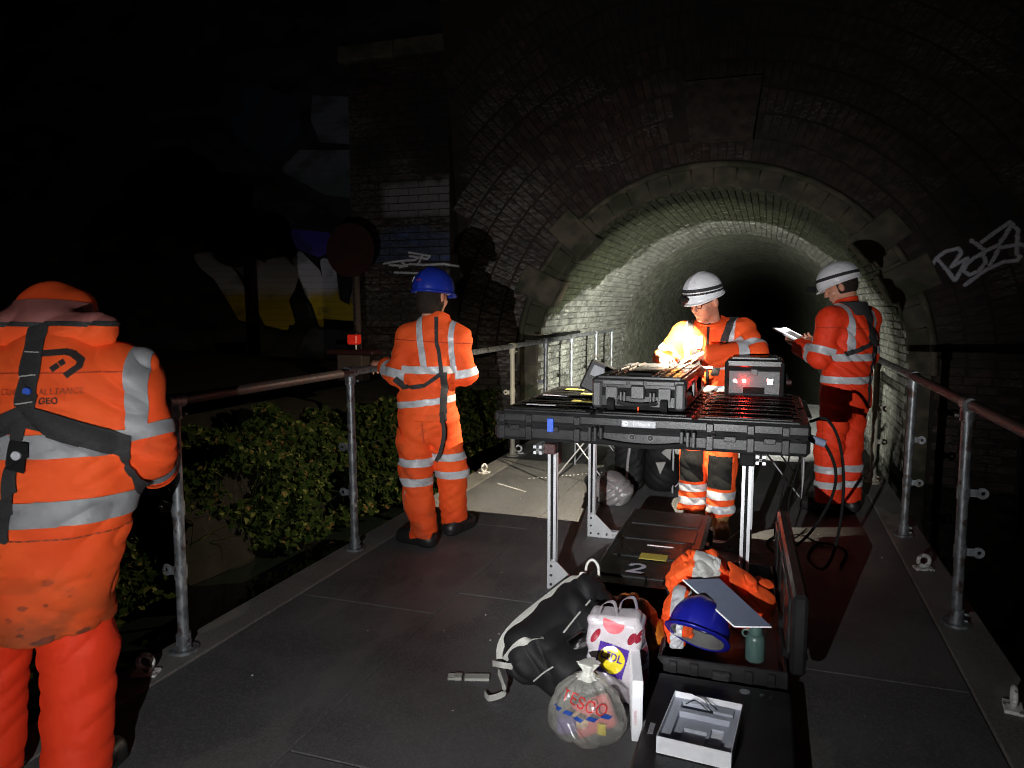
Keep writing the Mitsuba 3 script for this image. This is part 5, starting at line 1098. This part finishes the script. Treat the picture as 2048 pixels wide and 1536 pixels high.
bars(F, jm, f, 0.215, 1.11, 0.222, 0.90, 0.028, off=0.012, keep=tk)
bars(F, jm, f, -0.02, 1.135, -0.035, 1.055, 0.05, off=0.018, name='harness__buckle', m='m_rubber')
def back_pt(x, z, off):
    q = jm.ray.intersects_location([[x, -0.8, z]], [[0, 1, 0]], multiple_hits=False)[0]; return q[0] + V(0, -off, 0)
F.put('harness__buckle_hole', cyl(back_pt(-0.028, 1.10, 0.024), back_pt(-0.028, 1.10, 0.015), 0.012, 20), 'm_tape', 30)
F.put('harness__blue_button', cyl(back_pt(-0.010, 1.268, 0.017), back_pt(-0.010, 1.268, 0.008), 0.0105, 20), 'm_blue', 30)
for z in (1.235, 1.305, 1.365): F.put('harness__stitching', slab(jm, f, [((0, 0, z), (0, 0, 1)), ((0, 0, z + 0.003), (0, 0, -1)), ((-0.032, 0, 0), (1, 0, 0)), ((0.008, 0, 0), (-1, 0, 0))], lambda c: c[:, 1] < 0, 0.0125), 'm_fluff')
BD = dict(o=(0.03, -0.15, 1.26), ex=(1, 0, 0), ey=(0, 0, 1), en=(0, -1, 0))
def printed(poly, name, m, at, off=0.003):
    fm = poly if isinstance(poly, trimesh.Trimesh) else flat(poly)
    F.put(name, drape(fm, jm, (at[0], -0.2, at[1]), (1, 0, 0), (0, 0, 1), (0, -1, 0), off, 0.012), m)
hook = sg.LineString([(-0.062, 0.006), (-0.05, 0.027), (-0.01, 0.03), (0.014, 0.032), (0.032, 0.026), (0.053, 0.008), (0.052, -0.008), (0.02, -0.034)]).buffer(0.0085, cap_style=2, join_style=1)
tick = sg.LineString([(-0.016, -0.017), (0.001, -0.004)]).buffer(0.008, cap_style=2).union(sg.LineString([(0.0035, -0.002), (0.015, 0.0065)]).buffer(0.008, cap_style=2))
printed(hook.union(tick), 'coat__emblem', 'm_ink', (0.055, 1.340))
printed(flat_text('CENTRAL ALLIANCE', 0.0155), 'coat__lettering', 'm_ink_worn', (0.018, 1.258))
printed(flat_text('GEO', 0.0165, True), 'coat__lettering', 'm_ink', (0.042, 1.233))

# --- the man in the blue helmet at the left handrail
F = Fig('person in a blue helmet and orange overalls, one hand on the left handrail', (-1.97, 4.12, 0), 8)
prof = [(0.78, 0.0, 0.0, 0.175, 0.135), (0.9, 0.0, 0.0, 0.178, 0.135), (1.0, 0.0, 0.0, 0.175, 0.13), (1.15, 0.015, 0.0, 0.178, 0.13), (1.28, 0.03, 0.0, 0.178, 0.12), (1.36, 0.045, 0.0, 0.14, 0.10), (1.43, 0.055, 0.01, 0.08, 0.08)]
arms = [((0.20, 0.0, 1.30), (0.235, 0.03, 1.07), (0.16, 0.22, 1.06)), ((-0.105, -0.01, 1.30), (-0.165, -0.06, 1.07), (-0.29, 0.05, 1.125))]
f, torso, arm = jacket_f(prof, arms, 0.80, ((0.055, 0.01, 1.38), (0.065, 0.02, 1.455)), 0.014, 11.3, (0.075, 0.066, 0.056))
jm = nets(f, (-0.42, -0.25, 0.76), (0.42, 0.36, 1.5), 0.008)
F.put('overall_top', jm, 'm_orange')
tapes(F, 'overall_top', jm, f, torso, arm, arms, [(1.09, 1.135, 0.0), (0.892, 0.932, 0.14)], [(0.005, 0.045, 1.13, -0.16), (0.165, 0.198, 1.13, 0.0)], [(1, 0, 0.86, 1.08), (1, 1, 0.45, 0.68), (0, 0, 0.8, 1.0)])
legs = [((0.085, 0.02, 0.80), (0.115, 0.13, 0.46), (0.105, 0.24, 0.10)), ((-0.08, 0.0, 0.80), (-0.085, 0.02, 0.46), (-0.01, -0.04, 0.07))]
tf, leg = trousers_f(*[[l[i] for l in legs] for i in range(3)], 0.9, 0.018, 14.4, (0.105, 0.098, 0.085))
pm = nets(tf, (-0.3, -0.25, 0.02), (0.35, 0.45, 0.93), 0.008)
F.put('trousers', pm, 'm_orange_worn')
for z0, z1 in ((0.505, 0.555), (0.385, 0.435)):
    for k in (0, 1):
        F.put('trousers__reflective_band', slab(pm, tf, [((0, 0, z0 + 0.03 * (k == 0)), (0, 0, 1)), ((0, 0, z1 + 0.03 * (k == 0)), (0, 0, -1))], lambda c, k=k: leg(c, k) < leg(c, 1 - k)), 'm_tape')
for a, t in (((0.105, 0.24, 0.07), (0.35, 1)), ((-0.02, -0.04, 0.07), (-0.9, 0.35))): F.put('boot', nets(boot_f(a, t), (a[0] - 0.3, a[1] - 0.3, -0.02), (a[0] + 0.3, a[1] + 0.3, 0.3), 0.007), 'm_boot')
rr = Rh(-22, -6); hc = V(0.04, 0.02, 1.555)
hnds = [hand_prims((0.15, 0.235, 1.06), (-0.5, 0.8, 0), (0, 0, -1), -1), hand_prims((-0.295, 0.055, 1.135), (-0.75, 0.65, 0.0), (-0.1, 0.0, -1), 1, (35, 55, 40))]
F.put('body', nets(body_f(hc, rr, (0.05, 0.0, 1.36), prof, arms, legs, hnds), (-0.45, -0.3, 0.02), (0.4, 0.45, 1.72), 0.006), 'm_skin')
F.put('hair', nets(lambda P: np.maximum(ell((P - hc) @ rr, (0, -0.024, -0.02), (0.084, 0.092, 0.125)), np.maximum(((P - hc) @ rr)[:, 1] - 0.02, -0.115 - ((P - hc) @ rr)[:, 2])) + creases(P, 0.004, (30, 30, 20), 2.0), (-0.1, -0.15, 1.38), (0.2, 0.2, 1.72), 0.006), 'm_hair')
hk, M = helmet_on(F, hc, rr, 'm_helmet_blue')
for nm, xz, sz, m in (('sticker', (-0.075, -0.105, 0.045), (0.014, 0.017), 'm_print_white'), ('red_marking', (0.0, -0.14, 0.035), (0.014, 0.006), 'm_red')):
    q = V(*xz) / V(0.118, 0.145, 0.13); q = q / np.linalg.norm(q) * V(0.1205, 0.1475, 0.1325); nn = q / V(0.118, 0.145, 0.13) ** 2; nn /= np.linalg.norm(nn); x = np.cross([0, 0, 1], nn); x /= np.linalg.norm(x); z = np.cross(nn, x)
    Ms = np.eye(4); Ms[:3, 0], Ms[:3, 1], Ms[:3, 2], Ms[:3, 3] = x, z, nn, q
    F.put('helmet__' + nm, move(move(cbox(-sz[0], sz[0], -sz[1], sz[1], -0.002, 0.001, 0.0005), M=Ms), M=M), m, 20)
bars(F, jm, f, 0.085, 1.43, 0.13, 1.05, 0.02); bars(F, jm, f, 0.135, 1.10, 0.125, 0.80, 0.034, off=0.011)
bars(F, jm, f, 0.13, 1.10, 0.02, 1.015, 0.022, off=0.010); bars(F, jm, f, 0.03, 1.02, -0.11, 1.005, 0.024, off=0.011); bars(F, jm, f, -0.10, 1.0, -0.16, 1.06, 0.026, off=0.012)
F.put('harness__lanyard', ribbon(spline([(0.13, -0.14, 0.86), (0.15, -0.15, 0.74), (0.12, -0.13, 0.62), (0.09, -0.12, 0.56)]), (1, 0, 0), 0.022, 0.004), 'm_strap')

F.put('overall_top__seam', slab(jm, f, [((0, 0, 1.283), (0.05, 0, 1)), ((0, 0, 1.288), (-0.05, 0, -1))], lambda c: (c[:, 1] < 0) & (torso(c) < np.minimum(arm(c, arms[0]), arm(c, arms[1])) + 0.05), 0.0025), 'm_seam')
F.put('overall_top__waistband', slab(jm, f, [((0, 0, 0.803), (0, 0, 1)), ((0, 0, 0.845), (0, 0, -1))], None, 0.006), 'm_orange_worn')
F.put('trousers__seam', slab(pm, tf, [((0.0, 0, 0), (1, 0, 0)), ((0.005, 0, 0), (-1, 0, 0)), ((0, 0, 0.66), (0, 0, 1))], lambda c: c[:, 1] < 0, 0.0025), 'm_seam')
F.put('trousers__side_pocket', slab(pm, tf, [((0, 0, 0.58), (0, 0.1, 1)), ((0, 0, 0.735), (0, -0.1, -1)), ((0, -0.075, 0), (0, 1, 0)), ((0, 0.09, 0), (0, -1, 0))], lambda c: c[:, 0] < -0.12, 0.008), 'm_orange_worn')
F.put('trousers__pocket_flap', slab(pm, tf, [((0, 0, 0.70), (0, 0.1, 1)), ((0, 0, 0.745), (0, -0.1, -1)), ((0, -0.08, 0), (0, 1, 0)), ((0, 0.095, 0), (0, -1, 0))], lambda c: c[:, 0] < -0.12, 0.013), 'm_orange_worn')
F.put('trousers__piping', slab(pm, tf, [((0, -0.065, 0), (0, 1, 0)), ((0, -0.061, 0), (0, -1, 0)), ((0, 0, 0.08), (0, 0, 1)), ((0, 0, 0.36), (0, 0, -1))], lambda c: (c[:, 0] < -0.02) & (leg(c, 1) < leg(c, 0)), 0.003), 'm_tape')

# --- the man writing at the table
F = Fig('person in a white helmet bent over the cases, writing by head torch', (-0.33, 5.08, 0), 172)
prof = [(0.74, 0.0, -0.02, 0.19, 0.14), (0.9, 0.0, -0.01, 0.195, 0.145), (1.05, 0.0, 0.01, 0.205, 0.15), (1.2, 0.0, 0.03, 0.215, 0.15), (1.28, 0.0, 0.045, 0.2, 0.14), (1.35, 0.0, 0.06, 0.14, 0.11), (1.40, 0.0, 0.07, 0.09, 0.085)]
arms = [((0.185, 0.04, 1.30), (0.305, 0.06, 1.14), (0.215, 0.36, 1.155)), ((-0.185, 0.04, 1.33), (-0.30, 0.17, 1.19), (-0.02, 0.37, 1.185))]
f, torso, arm = jacket_f(prof, arms, 0.78, ((0, 0.045, 1.34), (0, 0.075, 1.405)), 0.014, 23.0, (0.085, 0.076, 0.062))
jm = nets(f, (-0.48, -0.25, 0.72), (0.48, 0.5, 1.53), 0.008)
F.put('jacket', jm, 'm_orange')
tapes(F, 'jacket', jm, f, torso, arm, arms, [(0.93, 0.98, 0.0), (1.09, 1.14, 0)], [(0.115, 0.16, 1.12, 0.0), (-0.16, -0.115, 1.12, 0.0)], [(0, 0, 0.62, 0.84), (0, 1, 0.35, 0.6), (1, 0, 0.70, 0.92), (1, 1, 0.22, 0.42)])
F.put('jacket__collar', nets(lambda P: np.maximum(np.abs(cap(P, (0, 0.045, 1.34), (0, 0.09, 1.42), 0.085, 0.095)) - 0.006, np.maximum(1.34 - P[:, 2], P[:, 2] - 1.40 + 0.35 * (P[:, 1] - 0.1))) + creases(P, 0.003, (9, 9, 9), 3.0), (-0.15, -0.08, 1.3), (0.15, 0.26, 1.5), 0.006), 'm_orange')
F.put('jacket__zip', slab(jm, f, [((-0.008, 0, 0), (1, 0, 0)), ((0.008, 0, 0), (-1, 0, 0))], lambda c: c[:, 1] > 0.08, 0.004), 'm_rubber')
F.put('jacket__pocket_flap', slab(jm, f, [((0.03, 0, 0), (1, 0, 0)), ((0.105, 0, 0), (-1, 0, 0)), ((0, 0, 1.22), (0, 0, 1)), ((0, 0, 1.30), (0, 0, -1))], lambda c: c[:, 1] > 0.05, 0.008), 'm_tape')
F.put('jacket__pocket_flap', slab(jm, f, [((-0.11, 0, 0), (1, 0, 0)), ((-0.035, 0, 0), (-1, 0, 0)), ((0, 0, 1.17), (0, 0, 1)), ((0, 0, 1.27), (0, 0, -1))], lambda c: c[:, 1] > 0.05, 0.008), 'm_orange')
legs = [((0.095, -0.02, 0.80), (0.105, 0.02, 0.46), (0.11, 0.02, 0.12)), ((-0.09, -0.02, 0.80), (-0.09, 0.05, 0.46), (-0.095, 0.10, 0.12))]
tf, leg = trousers_f(*[[l[i] for l in legs] for i in range(3)], 0.9, 0.014, 33.4, (0.10, 0.093, 0.088))
pm = nets(tf, (-0.3, -0.25, 0.05), (0.3, 0.3, 0.93), 0.008)
F.put('trousers', pm, 'm_orange')
for k in (0, 1):
    own = lambda c, k=k: leg(c, k) < leg(c, 1 - k)
    for z0, z1 in ((0.255, 0.305), (0.165, 0.215)):
        F.put('trousers__reflective_band', slab(pm, tf, [((0, 0, z0 - 0.02 * k), (0, 0, 1)), ((0, 0, z1 - 0.02 * k), (0, 0, -1))], own), 'm_tape')
    x = (0.105, -0.09)[k]
    F.put('trousers__knee_pad', slab(pm, tf, [((0, 0, 0.325 - 0.02 * k), (0, 0, 1)), ((0, 0, 0.535 - 0.02 * k), (0, 0, -1)), ((x - 0.073, 0, 0), (1, 0, 0)), ((x + 0.073, 0, 0), (-1, 0, 0))], lambda c, k=k: (leg(c, k) < leg(c, 1 - k)) & (c[:, 1] > 0.02), 0.006), 'm_rubber')
for a, t in (((0.11, 0.0, 0.07), (0.25, 1)), ((-0.095, 0.09, 0.07), (-0.3, 1))): F.put('boot', nets(boot_f(a, t), (a[0] - 0.3, a[1] - 0.3, -0.02), (a[0] + 0.3, a[1] + 0.3, 0.3), 0.007), 'm_boot_tan')
rr = Rh(-27, -18); hc = V(0.03, 0.165, 1.522); UP_C = 0.062
hnds = [hand_prims((0.23, 0.395, 1.165), (-0.6, 0.75, -0.25), (-0.5, -0.1, -0.8), -1, (35, 50, 35)), hand_prims((-0.005, 0.372, 1.185), (0.85, 0.35, -0.25), (0.1, -0.1, -1), 1, (20, 30, 25))]
F.put('body', nets(body_f(hc, rr, (0, 0.05, 1.34), prof, arms, legs, hnds), (-0.45, -0.25, 0.02), (0.45, 0.6, 1.7), 0.005), 'm_skin')
F.put('pen', cyl((0.185, 0.43, 1.19), (0.11, 0.49, 1.05), 0.004, 8), 'm_blue', 40)
gl = lambda s: torus(hc + rr @ V(s * 0.032, 0.097, 0.004), rr @ V(0, 1, 0), 0.021, 0.0022, 20, 6)
F.put('glasses', CAT([gl(-1), gl(1)] + [tube([hc + rr @ V(s * 0.054, 0.095, 0.006), hc + rr @ V(s * 0.077, 0.0, 0.008)], 0.002, 6) for s in (-1, 1)]), 'm_rubber')
hk, M = helmet_on(F, hc, rr, 'm_helmet_white', up=UP_C)
F.put('helmet__lamp_strap', move(strap_on_helmet(0.022, 0.042), M=M), 'm_strap'); F.put('helmet__lamp_strap', move(strap_on_helmet(0.004, 0.016), M=M), 'm_strap')
def head_torch(F, M, at, aim, lens):
    """Housing, knob and lens of a head torch at a point in the helmet's frame, aimed along 'aim' in the world."""
    p = F.world((M @ np.append(V(*at), 1))[:3]); x, y, d = frame_along(V(*aim)); Q = np.eye(4); Q[:3, 0], Q[:3, 1], Q[:3, 2], Q[:3, 3] = x, y, d, p
    put(F.key, 'helmet__torch_housing', move(CAT([cbox(-0.03, 0.03, -0.022, 0.022, -0.035, 0.0, 0.006), cyl((0, 0, -0.005), (0, 0, 0.018), 0.021, 20)]), M=Q), 'm_rubber', 30)
    k = numbered(F.key + '__helmet__torch_lens'); dm = flat(sg.Point(0, 0).buffer(0.018)); dm.apply_translation([0, 0, 0.0185])
    scene[k] = mikit.ply(move(dm, M=Q), 'm_print_white', False, emitter=emit(*lens, w=0.1)); return p, d
ap, ad = head_torch(F, M, (0, 0.200, 0.0), (-0.50, 0.12, -0.85), (90.0, 80.0, 60.0))
scene['head_torch_flood'] = {'type': 'spot', 'to_world': T().look_at(origin=(ap + ad * 0.03).tolist(), target=(ap + ad).tolist(), up=[0, 1, 0]), 'sampling_weight': 1.4, 'intensity': rgb(HEAD_A_I, HEAD_A_I * 0.88, HEAD_A_I * 0.66), 'cutoff_angle': 68.0, 'beam_width': 32.0}
F.put('harness__strap', slab(jm, f, [((-0.13, 0, 1.3), (1, 0, 0.25)), ((-0.085, 0, 1.3), (-1, 0, -0.25)), ((0, 0, 1.05), (0, 0, 1))], lambda c: torso(c) < np.minimum(arm(c, arms[0]), arm(c, arms[1])), 0.008), 'm_strap')
F.put('harness__strap', slab(jm, f, [((0.085, 0, 1.3), (1, 0, -0.25)), ((0.13, 0, 1.3), (-1, 0, 0.25)), ((0, 0, 1.05), (0, 0, 1))], lambda c: torso(c) < np.minimum(arm(c, arms[0]), arm(c, arms[1])), 0.008), 'm_strap')

# --- the man with the tablet
F = Fig('person in a white helmet and red orange jacket on the right, reading a bright tablet', (0.55, 5.74, 0), 48)
prof = [(0.74, 0.0, 0.0, 0.19, 0.15), (0.85, 0.0, 0.0, 0.195, 0.155), (1.0, 0.0, 0.0, 0.19, 0.15), (1.15, 0.0, -0.01, 0.20, 0.15), (1.3, 0.0, -0.01, 0.205, 0.14), (1.42, 0.0, 0.0, 0.16, 0.115), (1.50, 0.0, 0.02, 0.09, 0.09)]
arms = [((0.20, 0.0, 1.40), (0.25, 0.02, 1.14), (0.10, 0.26, 1.20)), ((-0.20, 0.0, 1.40), (-0.26, 0.03, 1.14), (-0.16, 0.29, 1.20))]
f, torso, arm = jacket_f(prof, arms, 0.78, ((0, 0.0, 1.44), (0, 0.03, 1.545)), 0.014, 43.0, (0.085, 0.074, 0.06))
jm = nets(f, (-0.45, -0.25, 0.74), (0.45, 0.45, 1.6), 0.008)
F.put('jacket', jm, 'm_red_orange')
tapes(F, 'jacket', jm, f, torso, arm, arms, [(1.115, 1.165, 0.0), (0.955, 1.005, 0.0)], [(-0.15, -0.105, 1.16, 0.0), (0.105, 0.15, 1.16, 0.0)], [(1, 0, 0.72, 0.92), (1, 1, 0.1, 0.3), (0, 0, 0.72, 0.92)])
legs = [((0.085, 0.0, 0.82), (0.09, 0.03, 0.48), (0.085, 0.0, 0.09)), ((-0.085, 0.0, 0.82), (-0.095, 0.05, 0.48), (-0.09, 0.03, 0.09))]
tf, leg = trousers_f(*[[l[i] for l in legs] for i in range(3)], 0.95, 0.016, 53.4, (0.105, 0.096, 0.088))
pm = nets(tf, (-0.3, -0.25, 0.05), (0.3, 0.3, 0.98), 0.008)
F.put('trousers', pm, 'm_red_orange')
for z0, z1 in ((0.305, 0.355), (0.195, 0.245)):
    for k in (0, 1):
        F.put('trousers__reflective_band', slab(pm, tf, [((0, 0, z0), (0, 0, 1)), ((0, 0, z1), (0, 0, -1))], lambda c, k=k: leg(c, k) < leg(c, 1 - k)), 'm_tape')
for a, t in (((0.085, 0.0, 0.07), (0.25, 1)), ((-0.09, 0.03, 0.07), (-0.25, 1))): F.put('boot', nets(boot_f(a, t), (a[0] - 0.3, a[1] - 0.3, -0.02), (a[0] + 0.3, a[1] + 0.3, 0.3), 0.007), 'm_boot')
rr = Rh(30, -22); hc = V(-0.01, 0.075, 1.63)
hnds = [hand_prims((0.095, 0.27, 1.205), (-0.55, 0.75, 0.25), (-0.6, -0.2, 0.6), -1, (15, 25, 20)), hand_prims((-0.155, 0.305, 1.205), (0.25, 0.9, 0.15), (0.5, -0.1, 0.8), 1, (10, 35, 30))]
F.put('body', nets(body_f(hc, rr, (0, 0.0, 1.42), prof, arms, legs, hnds), (-0.42, -0.25, 0.02), (0.42, 0.5, 1.8), 0.005), 'm_skin')
F.put('hair', nets(lambda P: np.maximum(ell((P - hc) @ rr, (0, -0.022, 0.01), (0.084, 0.098, 0.1)), np.maximum(((P - hc) @ rr)[:, 1] - 0.015, -0.08 - ((P - hc) @ rr)[:, 2])) + creases(P, 0.005, (30, 30, 20), 2.0), (-0.16, -0.12, 1.45), (0.16, 0.26, 1.8), 0.006), 'm_hair')
hk, M = helmet_on(F, hc, rr, 'm_helmet_white', up=0.05)
F.put('helmet__lamp_strap', move(strap_on_helmet(0.014, 0.036), M=M), 'm_strap')
F.put('collar', nets(lambda P: np.maximum(np.abs(cap(P, (0, -0.03, 1.44), (0, 0.0, 1.55), 0.10, 0.085)) - 0.009, np.maximum(1.43 - P[:, 2], np.maximum(P[:, 2] - 1.525, P[:, 1] - 0.03))) + creases(P, 0.004, (9, 9, 9), 3.0), (-0.16, -0.18, 1.4), (0.16, 0.16, 1.58), 0.006), 'm_strap')
bars(F, jm, f, 0.03, 1.50, 0.045, 1.24, 0.075); bars(F, jm, f, 0.055, 1.27, 0.03, 0.80, 0.026, off=0.010)
bars(F, jm, f, 0.06, 1.25, -0.17, 1.16, 0.032, off=0.011); bars(F, jm, f, 0.03, 1.25, 0.21, 1.22, 0.032, off=0.012)
F.put('jacket__seam', slab(jm, f, [((0, 0, 1.335), (0.03, 0, 1)), ((0, 0, 1.34), (-0.03, 0, -1))], lambda c: (c[:, 1] < 0.05) & (torso(c) < np.minimum(arm(c, arms[0]), arm(c, arms[1])) + 0.05), 0.0025), 'm_seam')
F.put('jacket__hem', slab(jm, f, [((0, 0, 0.782), (0, 0, 1)), ((0, 0, 0.805), (0, 0, -1))], None, 0.004), 'm_red_orange')
F.put('jacket__pocket_flap', slab(jm, f, [((0, 0, 0.86), (0, 0, 1)), ((0, 0, 0.925), (0, 0, -1)), ((0, -0.09, 0), (0, 1, 0)), ((0, 0.06, 0), (0, -1, 0))], lambda c: c[:, 0] < -0.1, 0.008), 'm_red_orange')
for k in (0, 1): F.put('trousers__seam', slab(pm, tf, [((0, (0.0, 0.03)[k] - 0.002, 0), (0, 1, 0)), ((0, (0.0, 0.03)[k] + 0.003, 0), (0, -1, 0)), ((0, 0, 0.1), (0, 0, 1))], lambda c, k=k: (np.abs(c[:, 0]) > 0.1) & (leg(c, k) < leg(c, 1 - k)), 0.0025), 'm_seam')
tabp = F.world((-0.05, 0.43, 1.275)); tp = thing('tablet', 'white tablet with a bright screen held by the man on the right', 'tablet')
Mt = np.eye(4); Mt[:3, :3] = Rh(48 + 12, 24); Mt[:3, 3] = tabp
put(tp, 'shell', move(cbox(-0.10, 0.10, -0.135, 0.135, -0.012, 0.0, 0.004), M=Mt), 'm_helmet_white', 20)
scene[tp + '__screen'] = mikit.ply(move(cbox(-0.088, 0.088, -0.12, 0.12, 0.0005, 0.0015, 0.0004), M=Mt), 'm_print_white', 20, emitter=emit(2.6, 2.6, 2.5, w=0.3))
put(tp, 'screen_panel', move(cbox(-0.06, 0.06, -0.08, 0.06, 0.002, 0.003, 0.0004), M=Mt), 'm_card', 20)
lp, ld = head_torch(F, M, (0, 0.195, 0.002), (-0.25, 0.93, -0.26), (60.0, 58.0, 50.0))
scene['head_torch_beam'] = {'type': 'spot', 'to_world': T().look_at(origin=(lp + ld * 0.03).tolist(), target=(lp + ld).tolist(), up=[0, 0, 1]), 'sampling_weight': 1.0, 'intensity': rgb(HEAD_B_I, HEAD_B_I * 1.0, HEAD_B_I * 0.86), 'cutoff_angle': 33.0, 'beam_width': 21.0}

# --- the torch beside the camera
tch = thing('hand_torch', 'hand torch beside the camera lighting the workers', 'torch')
x, y, d = frame_along(TORCH_AIM - TORCH_AT); Q = np.eye(4); Q[:3, 0], Q[:3, 1], Q[:3, 2], Q[:3, 3] = x, y, d, TORCH_AT
put(tch, 'barrel', move(CAT([cyl((0, 0, -0.16), (0, 0, -0.03), 0.016, 16), cyl((0, 0, -0.03), (0, 0, 0.0), 0.026, 20)]), M=Q), 'm_black', 40)
dm = flat(sg.Point(0, 0).buffer(0.022)); dm.apply_translation([0, 0, 0.002])
scene[tch + '__lens'] = mikit.ply(move(dm, M=Q), 'm_print_white', False, emitter=emit(80.0, 80.0, 80.0, w=0.05))
scene['hand_torch_spill'] = {'type': 'spot', 'to_world': T().look_at(origin=(TORCH_AT + d * 0.01).tolist(), target=[-1.05, 2.5, 0.74], up=[0, 0, 1]), 'sampling_weight': 1.2, 'intensity': rgb(TORCH_SPILL, TORCH_SPILL, TORCH_SPILL), 'cutoff_angle': 54.0, 'beam_width': 18.0}
scene['hand_torch_beam'] = {'type': 'spot', 'to_world': T().look_at(origin=(TORCH_AT + d * 0.01).tolist(), target=TORCH_AIM.tolist(), up=[0, 0, 1]), 'sampling_weight': 1.2, 'intensity': rgb(TORCH_I, TORCH_I * 1.0, TORCH_I * 1.0), 'cutoff_angle': 21.0, 'beam_width': 9.0}
